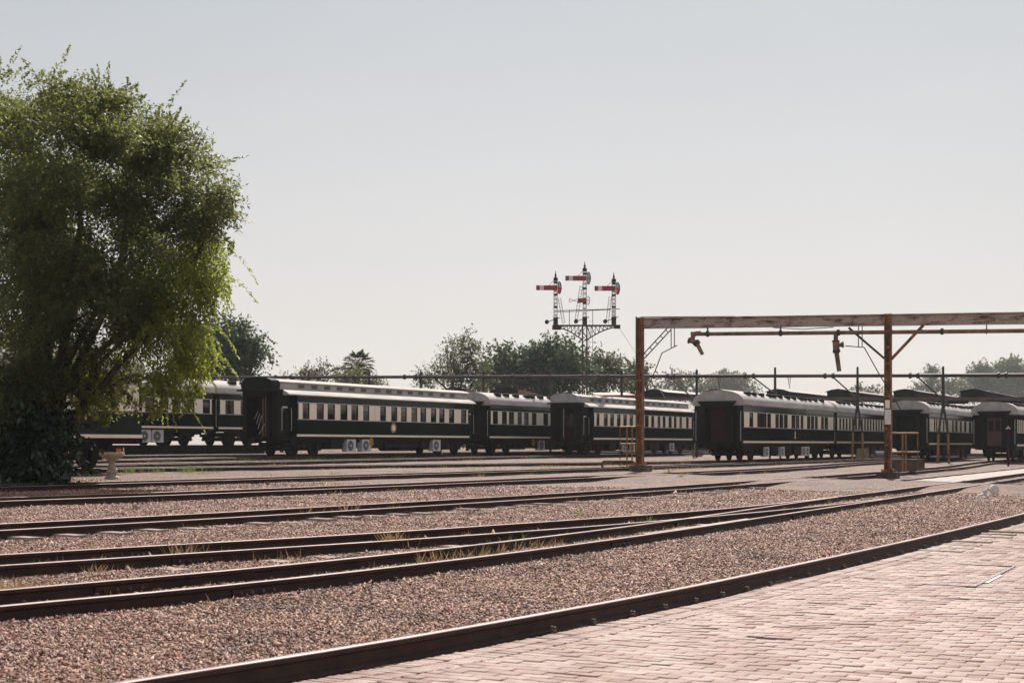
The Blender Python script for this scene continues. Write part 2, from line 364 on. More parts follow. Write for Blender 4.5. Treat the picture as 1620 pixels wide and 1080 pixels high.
LN = {
 'R0': line([(-12, 7.9), (2, 6.0), (6, 5.5), (7.6, 5.22), (9.9, 4.92), (12.3, 4.68), (15.3, 4.5), (19.7, 4.28), (25.7, 4.07), (32, 3.93), (60, 3.6), (120, 3.2)]),
 'T1n': line([(-12, 11.2), (5, 9.05), (7.9, 8.6), (9.8, 8.2), (11.7, 7.95), (13.8, 7.76), (17.5, 7.61), (24, 7.6), (32, 7.62), (46, 7.72), (60, 7.85), (120, 8.1)]),
 'T1f': line([(-12, 12.2), (5, 10.0), (8.7, 9.42), (10.9, 9.02), (13.9, 8.69), (16.5, 8.56), (19.4, 8.5), (24, 8.56), (28.6, 8.7), (33, 8.78)]),
 'T2f': line([(-12, 16.6), (5, 13.3), (11, 11.98), (12.5, 11.62), (15.1, 10.95), (16.9, 10.56), (19.5, 10.08), (22, 9.65), (24.2, 9.3), (28.4, 8.95), (33, 8.82), (40, 8.8), (46, 8.81), (60, 8.92), (120, 9.17)]),
 'T2n': line([(-12, 15.5), (5, 12.2), (10.2, 11.05), (12.5, 10.5), (15.6, 9.72), (17.9, 9.25), (20.1, 8.86), (23.7, 8.38), (28.1, 7.95), (33, 7.68)]),
 'T3': line([(-12, 16.5), (5, 15.4), (13.5, 14.72), (17, 14.3), (22, 13.87), (27, 13.52), (33, 13.25), (40, 13.1), (48, 13.0), (60, 13.0), (75, 13.3), (90, 14.4), (98, 14.77), (140, 14.77)]),
 'T4': line([(-12, 21.6), (18.6, 20.28), (23, 19.75), (30, 19.25), (36, 19.0), (44, 18.6), (51, 18.25), (62, 18.2), (80, 19.3), (94, 19.87), (140, 19.87)]),
 'T5': line([(-12, 26.2), (22.6, 24.85), (33, 24.25), (40, 23.85), (53, 23.3), (70, 22.9), (140, 22.6)]),
 'T6': line([(-12, 32.87), (36, 32.87), (45, 31.5), (55, 29.6), (66, 27.4), (76, 25.95), (82, 25.87), (140, 25.87)]),
 'T7': line([(0, 36.6), (35, 36.3), (56, 36.7), (75, 37.6), (85, 37.98), (140, 38.0)]),
 'T8': line([(0, 40.0), (30, 40.4), (45, 41.2), (57, 42.6), (66, 43.07), (140, 43.07)]),
 'T9': line([(0, 47.4), (140, 47.2)]),
 'T10': line([(0, 54.2), (140, 54.2)]),
}
def crossing(u, p):
    return sstep(40.5, 44.5, u) * (1 - sstep(47.5, 51, u)) * sstep(6.2, 7.2, p) * (1 - sstep(19.6, 21, p))
def near_rail_fill(u, p):
    return 0.0
def ground_z(u, p):
    n = noise.noise(Vector((u * 0.8, p * 0.8, 0))) * 0.018 + noise.noise(Vector((u * 0.15, p * 0.15, 3))) * 0.02
    return railtop(p) - 0.135 + n + 0.118 * crossing(u, p) - 0.13 * (1 - sstep(-0.35, 0.0, p - LN['R0'](u)))

# ------------------------------------------------------------------ ground
def grid_lines(lo, hi, step, far):
    a = list(np.arange(lo, hi, step)); x = lo; y = a[-1]; k = step
    left = []; right = []
    while x > -far: k *= 1.35; x -= k; left.append(x)
    k = step
    while y < far: k *= 1.35; y += k; right.append(y)
    return np.array(left[::-1] + a + right)
gu = grid_lines(3, 70, 0.45, 900); gp = grid_lines(3, 60, 0.3, 900)
GV = np.array([tuple(W(u, p, ground_z(u, p))) for u in gu for p in gp])
nu, npp = len(gu), len(gp)
ii, jj = np.meshgrid(np.arange(nu - 1), np.arange(npp - 1), indexing='ij')
i0 = (ii * npp + jj).ravel()
GF = np.stack([i0, i0 + npp, i0 + npp + 1, i0 + 1], 1)
g = link('ground', np_mesh('ground', GV, GF[:, ::-1], bedm, True)); tag(g, kind='structure')

# ballast stones lying loose on the bed (one uncountable mass)
def stones(n_try):
    # density falls off with distance from the platform
    d = 6.3 + rng.random(n_try) ** 1.5 * 34
    ang = (rng.random(n_try) - 0.5) * 0.78
    x = d * np.tan(ang); u = S * x + C * d; p = -C * x + S * d
    k = p > LN['R0'](u) + 0.05
    return np.stack([u, p, d], 1)[k]
SP = stones(400000)
keep = np.ones(len(SP), bool)
for k in ('T1n', 'T1f', 'T2f', 'T2n'):
    lim = 33 if k in ('T1f', 'T2n') else 200
    lp = LN[k](np.minimum(SP[:, 0], lim)); keep &= np.abs(lp - SP[:, 1]) > 0.045
for k in ('T3', 'T4', 'T5'):
    lp = LN[k](SP[:, 0]); keep &= (np.abs(lp - SP[:, 1]) > 0.045) & (np.abs(lp + 1.067 - SP[:, 1]) > 0.045)
SP = SP[keep]
ns = len(SP)
OCT = np.array([(1, 0, 0), (0, 1, 0), (-1, 0, 0), (0, -1, 0), (0, 0, 1), (0, 0, -1)], float)
OF = np.array([(0, 1, 4), (1, 2, 4), (2, 3, 4), (3, 0, 4), (1, 0, 5), (2, 1, 5), (3, 2, 5), (0, 3, 5)])
size = 0.0055 + 0.0115 * rng.random(ns) ** 2.2 + 0.00045 * SP[:, 2]
big = rng.random(ns) < 0.0022; size[big] *= rng.uniform(1.6, 2.6, big.sum())
V = OCT[None] * (1 + (rng.random((ns, 6, 3)) - 0.5) * 0.9)
V = V + (rng.random((ns, 6, 3)) - 0.5) * 0.45
V *= size[:, None, None] * np.stack([1 + rng.random(ns) * 0.6, 0.7 + rng.random(ns) * 0.5, 0.45 + rng.random(ns) * 0.3], 1)[:, None, :]
def rand_rot(n):
    q = rng.normal(size=(n, 4)); q /= np.linalg.norm(q, axis=1)[:, None]
    w, x, y, z = q.T
    return np.stack([np.stack([1 - 2 * (y * y + z * z), 2 * (x * y - z * w), 2 * (x * z + y * w)], 1),
                     np.stack([2 * (x * y + z * w), 1 - 2 * (x * x + z * z), 2 * (y * z - x * w)], 1),
                     np.stack([2 * (x * z - y * w), 2 * (y * z + x * w), 1 - 2 * (x * x + y * y)], 1)], 1)
V = np.einsum('nij,nkj->nki', rand_rot(ns), V)
cen = np.array([tuple(W(u, p, ground_z(u, p) + 0.004)) for u, p, _ in SP])
V += cen[:, None, :]
FS = (OF[None] + (np.arange(ns) * 6)[:, None, None]).reshape(-1, 3)
go = link('ballast_stones', np_mesh('ballast_stones', V.reshape(-1, 3), FS, stonem))
tag(go, 'loose brownish pink crushed stone covering the yard between the rails', 'ballast', kind='stuff')

# ------------------------------------------------------------------ brick platform paving
def edge(u): return LN['R0'](u) - 0.09
bv = []; bf = []
def brick(cu, cp, hu, hp, dz):
    """one paver, half sizes hu (along u) and hp (along p), chamfered top"""
    z = railtop(cp) - 0.145 + dz; tu, tp = rnd.gauss(0, 0.0022), rnd.gauss(0, 0.0022)
    ch = 0.004; o = len(bv)
    for (a, b_, c_, zz) in ((hu, hp, 0, -0.05), (hu, hp, 0, -ch), (hu - ch, hp - ch, 1, 0.0)):
        for su, sp in ((-1, -1), (1, -1), (1, 1), (-1, 1)):
            q = W(cu + su * a, cp + sp * b_, z + zz + su * tu * 0.5 + sp * tp * 0.5); bv.append(tuple(q))
    for r in (0, 4):
        for k in range(4):
            bf.append((o + r + k, o + r + 4 + k, o + r + 4 + (k + 1) % 4, o + r + (k + 1) % 4))
    bf.append((o + 11, o + 10, o + 9, o + 8))
BL, BW, J = 0.226, 0.112, 0.0055
COVER = (15.4, 18.2, 2.62, 3.62)     # u0,u1,p0,p1 of the cover slab let into the paving
row = 0; u = 4.6
while u < 62:
    e = edge(u); off = (row % 2) * BL / 2 + rnd.uniform(-0.006, 0.006)
    p = -2.6 + off if u < 30 else 1.0 + off
    lim = e - 0.372
    while p - BL / 2 < lim - 0.02:
        p0, p1 = p - BL / 2, min(p + BL / 2, lim)
        if rnd.random() > 0.002:
            brick(u, (p0 + p1) / 2, BW / 2 - J / 2, (p1 - p0) / 2 - J / 2, rnd.gauss(0, 0.0018) - (0.005 if rnd.random() < 0.02 else 0))
        p += BL
    row += 1; u += BW
u = 4.6
while u < 62:
    e = edge(u)
    for k in range(2):
        brick(u, e - 0.10 - k * 0.18, 0.034, 0.086, rnd.gauss(0, 0.0014))
    u += 0.074
po = link('paving', np_mesh('paving', np.array(bv), np.array(bf)[:, ::-1], paver)); tag(po, kind='structure')
m = MB(); us = np.arange(2, 64, 0.5); vs = []
for u in us:
    e = edge(u)
    for q in (-60, -3, e - 1, e - 0.02): vs.append(W(u, q, railtop(min(q, 8)) - (0.158 if q > -2.9 else 0.152)))
fs = [(i * 4 + k, (i + 1) * 4 + k, (i + 1) * 4 + k + 1, i * 4 + k + 1) for i in range(len(us) - 1) for k in range(3)]
m.add(vs, fs, jointm); tag(m.build('paving_bed', smooth=0), kind='structure')
# cover slab with a bright steel end bar
t = thing('drain_cover', 'thin rectangular metal frame of a cover set flush in the brick paving', 'drain cover', W(COVER[0], COVER[2], railtop(3) - 0.145), math.pi / 2 - PHI)
lx, ly = COVER[1] - COVER[0], COVER[3] - COVER[2]; m = MB(); m.box((0, 0, -0.05), (lx, 0.03, 0.007), clipm); m.box((0, ly - 0.03, -0.05), (lx, ly, 0.007), clipm); m.box((0, 0.03, -0.05), (0.03, ly - 0.03, 0.007), clipm); m.box((lx - 0.03, 0.03, -0.05), (lx, ly - 0.03, 0.007), clipm); m.build('frame', t, 0)
m = MB(); m.box((0.5, -0.045, -0.03), (1.5, -0.01, 0.004), steelg); m.build('steel_edge', t)

# ------------------------------------------------------------------ tracks
RP = [(-0.065, -0.150), (0.065, -0.150), (0.065, -0.138), (0.012, -0.122), (0.009, -0.052), (0.033, -0.036), (0.034, -0.008), (0.028, -0.001),
      (-0.028, -0.001), (-0.034, -0.008), (-0.033, -0.036), (-0.009, -0.052), (-0.012, -0.122), (-0.065, -0.138)]
def rail(parent, f, u0, u1, off=0.0, name='rail', dz=0.0):
    n = max(2, int((u1 - u0) / 0.8)); m = MB(); vs = []
    for i in range(n + 1):
        u = u0 + (u1 - u0) * i / n; p = f(u) + off; pa = f(u + 0.1) + off
        d = Vector((1, (pa - p) / 0.1)).normalized()
        for a, z in RP:
            vs.append(W(u - d.y * a, p + d.x * a, railtop(p) + z + dz))
    k = len(RP); side = []; top = []
    for i in range(n):
        for j in range(k):
            q = (i * k + j, i * k + (j + 1) % k, (i + 1) * k + (j + 1) % k, (i + 1) * k + j)
            (top if j in (6, 7, 8) else side).append(q)
    m.add(vs, side, railm); m.f += top; m.m += [m.slot(railtopm)] * len(top)
    m.f += [tuple(range(k)), tuple(n * k + j for j in reversed(range(k)))]; m.m += [0, 0]
    return m.build(name, parent, smooth=50)
slm = MB(); L2, hw, hb = 1.02, 0.11, 0.14
slm.add([(sx * w, sy * L2, z) for z, w in ((-0.16, hb), (0.0, hw)) for sx, sy in ((-1, -1), (1, -1), (1, 1), (-1, 1))],
        [(3, 2, 1, 0), (4, 5, 6, 7), (0, 1, 5, 4), (1, 2, 6, 5), (2, 3, 7, 6), (3, 0, 4, 7)], conc)
slm.mats[0] = simple('dusty_sleeper_concrete', (0.20, 0.145, 0.12), (0.34, 0.26, 0.225), 6.0, 0.9, bumps=0.3)
SLEEPER = slm.mesh('sleeper', 0)
cm = MB(); cm.tube([(-0.02, 0.0, 0.0), (-0.012, 0.0, 0.024), (0.012, 0.0, 0.024), (0.02, 0.0, 0.0)], 0.011, clipm, 6)
cm.tube([(0, -0.03, -0.01), (0, -0.03, 0.028)], 0.014, clipm, 7); cm.box((-0.03, -0.035, -0.02), (0.03, 0.02, 0.004), clipm)
CLIP = cm.mesh('rail_clip', 40)
def clips(parent, f, u0, u1, step, off=0.0, most=49):
    u = u0; n = 0
    while u < u1 and n < most:
        p = f(u) + off - 0.075
        o = link('rail_clip', CLIP, parent, W(u + rnd.uniform(-0.03, 0.03), p, railtop(p) - 0.122)); o.rotation_euler = (0, 0, math.pi / 2 - PHI + rnd.uniform(-0.2, 0.2))
        s = rnd.uniform(0.55, 0.85); o.scale = (s, s, s); u += step; n += 1
def sleepers(parent, f, u0, u1, step, off=0.5335, dz=-0.122):
    u = u0
    while u < u1:
        p = f(u) + off; d = (f(u + 0.2) - f(u - 0.2)) / 0.4
        o = link('sleeper', SLEEPER, parent, W(u, p + rnd.uniform(-0.06, 0.06), railtop(p) + dz + rnd.uniform(-0.035, 0.006))); o.rotation_euler = (0, math.radians(rnd.uniform(-0.5, 0.5)), math.pi / 2 - PHI + math.atan(d) + rnd.uniform(-0.015, 0.015))
        u += step
def joint_bar(parent, f, u, off=0.0):
    p = f(u) + off; q = f(u + 0.6) + off; m = MB()
    a, b_ = W(u, p - 0.022, railtop(p) - 0.085), W(u + 0.56, q - 0.022, railtop(q) - 0.085)
    m.bar(a, b_, 0.022, 0.068, railm)
    for k in range(4):
        c_ = a.lerp(b_, 0.14 + 0.24 * k); d = Vector((C, -S, 0)) * 0.035
        m.tube([c_, c_ + d], 0.017, clipm, 6)
    m.build('joint_bar', parent, 40)

tr = []
t0 = thing('platform_rail', 'single dark rail running along the edge of the brick platform', 'rail', W(12, LN['R0'](12)))
Inv = lambda o: o.location
def reparent_world(t):
    """children were built in world space: give the empty the inverse as parent matrix"""
    bpy.context.view_layer.update()
    for c in t.children:
        c.matrix_parent_inverse = t.matrix_world.inverted()
rail(t0, LN['R0'], -3, 110); clips(t0, LN['R0'], 9.9, 30, 0.62); sleepers(t0, LN['R0'], 19.5, 40, 0.68, off=-0.25 + 0.0, dz=-0.128)
for o in t0.children:
    if o.data == SLEEPER: o.scale = (1.0, 0.42, 1.0)
tr.append(t0)
t1 = thing('railway_track', 'nearest two-rail track, joining the one beyond it at the turnout', 'railway track', W(12, LN['T1n'](12)), group='yard tracks')
rail(t1, LN['T1n'], -6, 110); rail(t1, LN['T1f'], -6, 33.2); clips(t1, LN['T1n'], 6, 34, 0.7); clips(t1, LN['T1f'], 6, 30, 0.7)
for u_, ln in ((10.1, 'T1n'), (9.55, 'T1f'), (17.3, 'T1n'), (22.0, 'T1f'), (25.5, 'T1n')): joint_bar(t1, LN[ln], u_)
m = MB()
for u_ in (18.4,):   # frog plates and check rail of the turnout
    pass
rail(t1, lambda u: LN['T1n'](u) + 0.075, 18.6, 23.2, name='check_rail')
sleepers(t1, lambda u: LN['T1n'](u), 46, 80, 0.7)
tr.append(t1)
t2 = thing('railway_track', 'second track from the platform, curving in to the turnout', 'railway track', W(15, LN['T2n'](15)), group='yard tracks')
rail(t2, LN['T2f'], -6, 110); rail(t2, LN['T2n'], -6, 33); clips(t2, LN['T2n'], 8, 30, 0.7); clips(t2, LN['T2f'], 8, 36, 0.75)
sleepers(t2, LN['T2n'], 7, 24, 0.72, dz=-0.122)
for u_, ln in ((12.2, 'T2f'), (12.1, 'T2n')): joint_bar(t2, LN[ln], u_)
tr.append(t2)
t3 = thing('railway_track', 'third track out, with pale sleeper ends showing in the ballast', 'railway track', W(25, LN['T3'](25)), group='yard tracks')
rail(t3, LN['T3'], -6, 118); rail(t3, LN['T3'], -6, 118, 1.067); clips(t3, LN['T3'], 12, 46, 0.72); clips(t3, LN['T3'], 12, 46, 0.72, 1.067)
sleepers(t3, LN['T3'], 8, 40, 0.72, dz=-0.100); tr.append(t3)
for key, lab, sl in (('T4', 'fourth track out, sinking into the gravel crossing halfway along', 0), ('T5', 'fifth track out, just in front of the stone bird bath', 0),
                     ('T6', 'track that carries the coach behind the leafy tree', 0), ('T7', 'track leading to the coach just left of the gantry', 0),
                     ('T8', 'track that carries the large clerestory coach', 0), ('T9', 'empty track in front of the coach with two fan units', 0), ('T10', 'rearmost track under the coach with two fan units', 0)):
    f = LN[key]; t = thing('railway_track', lab, 'railway track', W(40, f(40)), group='yard tracks')
    rail(t, f, 0, 125); rail(t, f, 0, 125, 1.067)
    if key in ('T4', 'T5'): clips(t, f, 17, 60, 0.9)
    tr.append(t)
t = thing('siding_rail', 'lone rusty rail beside the pale path strip at the right', 'rail', W(60, 10.84))
rail(t, lambda u: 10.84, 44, 118, dz=-0.02); tr.append(t)
for t in tr: reparent_world(t)
m = MB(); a_, b_ = W(36, 49.6), W(64, 49.4); m.bar((a_.x, a_.y, railtop(49) + 0.06), (b_.x, b_.y, railtop(49) + 0.06), 0.35, 0.80, sheddark); o = m.build('retaining_wall', None, 0); tag(o, 'low dark wall edging the raised bank under the fan-unit coach', 'wall')
# pale made path between the rails at the right
m = MB(); us = np.arange(44.5, 118, 0.75); vs = []
for u in us:
    for q in (LN['T2f'](u) + 0.16 + 0.05 * math.sin(u * 1.7), 10.70 + 0.04 * math.sin(u * 2.3)):
        vs.append(W(u, q, railtop(q) - 0.06))
m.add(vs, [(2 * i, 2 * i + 2, 2 * i + 3, 2 * i + 1) for i in range(len(us) - 1)], sand); tag(m.build('path', smooth=0), kind='structure')

# ------------------------------------------------------------------ coaches
RZ = math.pi / 2 - PHI
Uv, Nv = Vector((S, C, 0)), Vector((-C, S, 0))
def roof_profile(hw, z0, rise, n=14, th=0.05):
    pr = []
    for i in range(n + 1):
        a = math.pi * i / n
        y = -hw * math.cos(a); z = z0 + rise * math.sin(a) ** 0.72
        pr.append((y, z))
    return [(-hw + 0.06, z0 - th), ] + pr + [(hw - 0.06, z0 - th)]
# shared meshes
wm = MB()
wm.tube([(0, -0.065, 0), (0, -0.02, 0)], 0.45, black, 20); wm.tube([(0, -0.02, 0), (0, 0.065, 0)], 0.42, black, 20); wm.tube([(0, -0.09, 0), (0, -0.065, 0)], 0.16, railm, 12)
wm.tube([(0, 0.06, 0), (0, 1.2, 0)], 0.07, black, 8); wm.tube([(0, 1.2, 0), (0, 1.3, 0)], 0.42, black, 20)
WHEEL = wm.mesh('wheelset')
bm_ = MB()
for sy in (-1, 1):
    y = sy * 0.86
    bm_.box((-1.55, y - 0.05, 0.52), (1.55, y + 0.05, 0.70), black)
    bm_.bar((-1.0, y, 0.34), (1.0, y, 0.34), 0.05, 0.06, black); bm_.bar((-1.0, y, 0.34), (-1.45, y, 0.6), 0.05, 0.06, black); bm_.bar((1.0, y, 0.34), (1.45, y, 0.6), 0.05, 0.06, black)
    for x in (-0.95, 0.95):
        bm_.box((x - 0.16, y - 0.10 if sy < 0 else y - 0.02, 0.30), (x + 0.16, y + 0.02 if sy < 0 else y + 0.10, 0.62), black)
    for x in (-0.28, 0.28):
        pts = [(x + 0.09 * math.cos(a), y + sy * 0.06 + 0.05 * math.sin(a), 0.30 + a * 0.0085) for a in np.linspace(0, 12 * math.pi, 60)]
        bm_.tube(pts, 0.018, railm, 5)
bm_.box((-1.45, -0.80, 0.28), (1.45, 0.80, 0.50), black); bm_.box((-0.3, -0.9, 0.55), (0.3, 0.9, 0.80), black)
BOGIE = bm_.mesh('bogie')
am = MB(); am.box((-0.42, -0.16, 0), (0.42, 0.16, 0.66), acgrey); am.box((-0.40, -0.166, 0.02), (0.40, -0.160, 0.04), acgrey)
ACBOX = am.mesh('air_conditioner', 0)
fm = MB(); fm.tube([(-0.08, -0.178, 0.33), (-0.08, -0.162, 0.33)], 0.27, acdark, 24); fm.tube([(-0.08, -0.19, 0.33), (-0.08, -0.178, 0.33)], 0.06, acgrey, 12)
for k in range(2):
    r = 0.14 + 0.09 * k; fm.tube([(-0.08 + r * math.cos(a), -0.182, 0.33 + r * math.sin(a)) for a in np.linspace(0, 2 * math.pi, 25)], 0.006, acgrey, 4, False)
FAN = fm.mesh('fan')

def box_part(name, root, a, b_, mat): return MB().box(a, b_, mat).build(name, root, 0)
def coach(sp):
    # origin on the rail head under the near end; x along the track, -y is the side the photo shows
    px, z = sp['corner']; kind = sp['kind']
    vest = 1.15 if kind == 'clere' else 0.0
    Q = Vector(((px - CX) / F * z, z, 0))
    r = (sp['far'] - CX) / F
    # length of the panelled side from the far corner's bearing
    Lb = (r * Q.y - Q.x) / (S - r * C)
    if Lb < 0 or sp.get('len'): Lb = sp['len']
    if sp.get('back'):        # corner given is the FAR corner
        Q = Q - Uv * Lb
    L = Lb + 2 * vest
    O = Q - Uv * vest + Nv * 1.4
    _, pc = UP(O.x, O.y); O.z = railtop(pc)
    root = thing('passenger_coach', sp['label'], 'railway coach', O, RZ, 'dark green vintage coaches')
    near = Q
    def xs(pxl):             # photograph column -> distance along the side
        k = (pxl - CX) / F
        return vest + (k * near.y - near.x) / (S - k * C)
    xb0, xb1 = vest, L - vest
    # body shell
    m = MB()
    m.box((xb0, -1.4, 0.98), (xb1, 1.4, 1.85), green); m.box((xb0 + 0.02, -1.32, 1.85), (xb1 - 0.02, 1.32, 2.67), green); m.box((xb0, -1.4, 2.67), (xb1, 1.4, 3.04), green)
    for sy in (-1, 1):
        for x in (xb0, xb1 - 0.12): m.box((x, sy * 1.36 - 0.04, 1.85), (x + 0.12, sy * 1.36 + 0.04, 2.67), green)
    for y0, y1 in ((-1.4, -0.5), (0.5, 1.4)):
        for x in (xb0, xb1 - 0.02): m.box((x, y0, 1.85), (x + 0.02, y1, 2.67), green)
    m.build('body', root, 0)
    # cream sill stripe, waist and cant mouldings
    m = MB(); m.box((xb0 - 0.02, -1.418, 0.99), (xb1 + 0.02, -1.400, 1.10), cream); m.build('cream_stripe', root, 0)
    m = MB()
    for zz in (1.845, 2.675): m.box((xb0 + 0.02, -1.412, zz - 0.018), (xb1 - 0.02, -1.4002, zz + 0.018), steelg)
    for zz in (2.98,): m.box((xb0, -1.415, zz - 0.02), (xb1, -1.4002, zz + 0.02), green)
    m.build('side_moulding', root, 0)
    # window band: openings in a cream panel
    wins = [(xs(a), xs(b_)) for a, b_ in sp['win']] if 'win' in sp else sp['winx']
    wins = sorted((max(xb0 + 0.25, a), min(xb1 - 0.25, b_)) for a, b_ in wins)
    gw_ = sp.get('grow', 0.0); wins = [(a - gw_, b_ + gw_) for a, b_ in wins if b_ - a > 0.15]
    x = xb0 + 0.13; zb, zt = 1.865, 2.655
    for a, b_ in wins + [(xb1 - 0.13, xb1)]:
        if a - x > 0.03:
            m = MB(); m.box((x, -1.404, zb), (a, -1.325, zt), cream)
            k = max(1, round((a - x) / 0.62)); w = (a - x) / k
            for i in range(1, k): m.box((x + i * w - 0.012, -1.409, zb + 0.01), (x + i * w + 0.012, -1.4042, zt - 0.01), steelg)
            m.build('window_panel', root, 0)
        x = b_
    for i, (a, b_) in enumerate(wins):
        m = MB(); e = 0.03
        for q in (((a, -1.385, zb), (a + e, -1.335, zt)), ((b_ - e, -1.385, zb), (b_, -1.335, zt)), ((a + e, -1.385, zb), (b_ - e, -1.335, zb + e)), ((a + e, -1.385, zt - e), (b_ - e, -1.335, zt))):
            m.box(*q, sp.get('frame', green))
        if b_ - a > 0.5: m.box((a + e, -1.38, zb + 0.44), (b_ - e, -1.34, zb + 0.465), green)
        w = m.build('window', root, 0)
        pm = MB(); pm.add([(a + e, -1.352, zb + e), (b_ - e, -1.352, zb + e), (b_ - e, -1.352, zt - e), (a + e, -1.352, zt - e)], [(0, 1, 2, 3)], rnd.choice([PANES[0], PANES[1], PANES[1]] + ([PANES[2]] * 2 if rnd.random() < sp.get('blind', 0.35) else [PANES[0]])))
        pm.build('pane', w, 0)
    # underframe
    m = MB(); m.box((xb0 - 0.2, -1.25, 0.84), (xb1 + 0.2, -1.13, 0.985), black); m.box((xb0 - 0.2, 1.13, 0.84), (xb1 + 0.2, 1.25, 0.985), black)
    m.box((0.02, -1.3, 0.80), (0.16, 1.3, 0.985), black); m.box((L - 0.16, -1.3, 0.80), (L - 0.02, 1.3, 0.985), black)
    m.box((3.5, -0.5, 0.62), (L - 3.5, 0.5, 0.978), black)
    for a, b_ in ((4.2, 6.8), (L - 6.8, L - 4.2)): m.bar((a, -0.95, 0.86), (b_, -0.95, 0.42), 0.05, 0.05, black); m.bar((a, 0.95, 0.86), (b_, 0.95, 0.42), 0.05, 0.05, black)
    m.bar((6.8, -0.95, 0.42), (L - 6.8, -0.95, 0.42), 0.05, 0.05, black); m.box((1.0, -1.10, 0.70), (L - 1.0, -1.04, 0.84), black)
    m.build('underframe', root, 0)
    for bx in (2.6, L - 2.6):
        bo = link('bogie', BOGIE, root, (bx, 0, 0))
        for dx in (-0.95, 0.95): link('wheelset', WHEEL, bo, (dx, -0.62, 0.42))
    for b_ in sp.get('ac', []):
        o = link('air_conditioner', ACBOX, root, (b_, -1.12, 0.20)); link('fan', FAN, o); o.scale = (sp.get('acs', 1.0),) * 3
    for a, b_, h in sp.get('box', [(4.3, 5.3, 0.58), (L * 0.31, L * 0.31 + 1.5, 0.52), (L * 0.42, L * 0.42 + 2.2, 0.62), (L * 0.56, L * 0.56 + 1.8, 0.58), (L - 6.0, L - 4.9, 0.6)]):
        m = MB(); m.box((a, -1.12, 0.84 - h), (b_, -0.45, 0.838), black); m.box((a + 0.05, -1.14, 0.88 - h), (b_ - 0.05, -1.121, 0.80), darkend)
        m.build('battery_box', root, 0)
    if 'tank' in sp:
        a, b_ = sp['tank']; m = MB(); m.tube([(a, -0.85, 0.50), (a + 0.06, -0.85, 0.50), (b_ - 0.06, -0.85, 0.50), (b_, -0.85, 0.50)], [0.18, 0.27, 0.27, 0.18], black, 16)
        for x in (a + 0.4, (a + b_) / 2, b_ - 0.4): m.tube([(x - 0.02, -0.85, 0.5), (x + 0.02, -0.85, 0.5)], 0.285, darkend, 16)
        m.build('air_tank', root)
    if 'wheel' in sp:
        x = xs(sp['wheel']); m = MB(); cy = -1.30; zc = 0.72
        m.tube([(x + 0.17 * math.cos(a), cy, zc + 0.20 * math.sin(a)) for a in np.linspace(0, 2 * math.pi, 21)], 0.026, yellow, 6, False)
        for k in range(3): a = k * math.pi / 3 + 0.4; m.bar((x - 0.16 * math.cos(a), cy, zc - 0.19 * math.sin(a)), (x + 0.16 * math.cos(a), cy, zc + 0.19 * math.sin(a)), 0.03, 0.03, yellow)
        m.bar((x, cy, zc), (x, -0.9, zc), 0.05, 0.05, black); m.build('brake_wheel', root)
    if 'crest' in sp:
        x = xs(sp['crest'][0]); zz = sp['crest'][1]; rr = sp['crest'][2]; m = MB()
        pr = lambda r, y0, y1, mat: m.tube([(x, y0, zz), (x, y1, zz)], r, mat, 24)
        if rr > 0.15: pr(rr, -1.408, -1.4003, gold); pr(rr * 0.80, -1.411, -1.408, maroon); pr(rr * 0.66, -1.414, -1.411, cream)
        else:
            m.box((x - rr * 0.6, -1.408, zz - rr * 1.7), (x + rr * 0.6, -1.4003, zz + rr * 1.7), cream); m.tube([(x, -1.411, zz), (x, -1.408, zz)], rr * 0.5, gold, 10)
        m.build('crest', root)
    # roof
    if kind == 'clere':
        pr = [(-1.47, 3.02), (-1.47, 3.07), (-1.34, 3.17), (-1.1, 3.27), (-0.82, 3.345), (0.82, 3.345), (1.1, 3.27), (1.34, 3.17), (1.47, 3.07), (1.47, 3.02)]
        m = MB(); m.extrude_x(pr[::-1], xb0 - 0.75, xb1 + 0.75, roofw); m.build('roof', root)
        cl = MB(); cl.box((0.55, -0.80, 3.345), (L - 0.3, 0.80, 3.66), roofw)
        top = [(-0.90, 3.655), (-0.90, 3.70), (-0.7, 3.80), (-0.35, 3.86), (0, 3.875), (0.35, 3.86), (0.7, 3.80), (0.90, 3.70), (0.90, 3.655)]
        cl.extrude_x(top[::-1], 0.35, L - 0.2, roofw); clo = cl.build('clerestory', root)
        x = xb0 + 0.9; k = 0
        while x < xb1 - 0.9:
            MB().box((x, -0.815, 3.43), (x + 0.52, -0.801, 3.60), acdark).build('clerestory_window', clo, 0)
            x += 1.13 + (0.25 if k % 6 == 5 else 0); k += 1
        # dark end hood
        hd = [(-0.93, 3.30), (-0.96, 3.55), (-0.88, 3.74), (-0.6, 3.86), (0, 3.90), (0.6, 3.86), (0.88, 3.74), (0.96, 3.55), (0.93, 3.30)]
        m = MB(); m.extrude_x(hd[::-1], -0.28, 0.36, sp.get('hood', darkend)); m.box((-0.42, -1.12, 3.22), (0.42, 1.12, 3.302), darkend); m.build('end_hood', root)
        # vestibules, doors, steps
        for e, x0, x1 in ((0, 0.0, vest), (1, L - vest, L)):
            m = MB(); w = 1.08
            for y0, y1 in ((-w, -0.62), (0.62, w)): m.box((x0, y0, 0.98), (x0 + 0.10, y1, 3.22), darkend) if e == 0 else m.box((x1 - 0.10, y0, 0.98), (x1, y1, 3.22), darkend)
            for sy in (-1, 1):
                m.box((x0 + 0.1, sy * (w - 0.02) - 0.02, 2.55), (x1 - 0.1, sy * (w - 0.02) + 0.02, 3.22), darkend); m.box((x0 + 0.12, sy * 0.98 - 0.02, 0.98), (x1 - 0.02, sy * 0.98 + 0.02, 2.55), sheddark)
                m.box((x0 + 0.1, sy * w - 0.02 if sy < 0 else w - 0.06, 0.98), (x0 + 0.22, sy * w + 0.06 if sy < 0 else w + 0.02, 2.55), darkend)
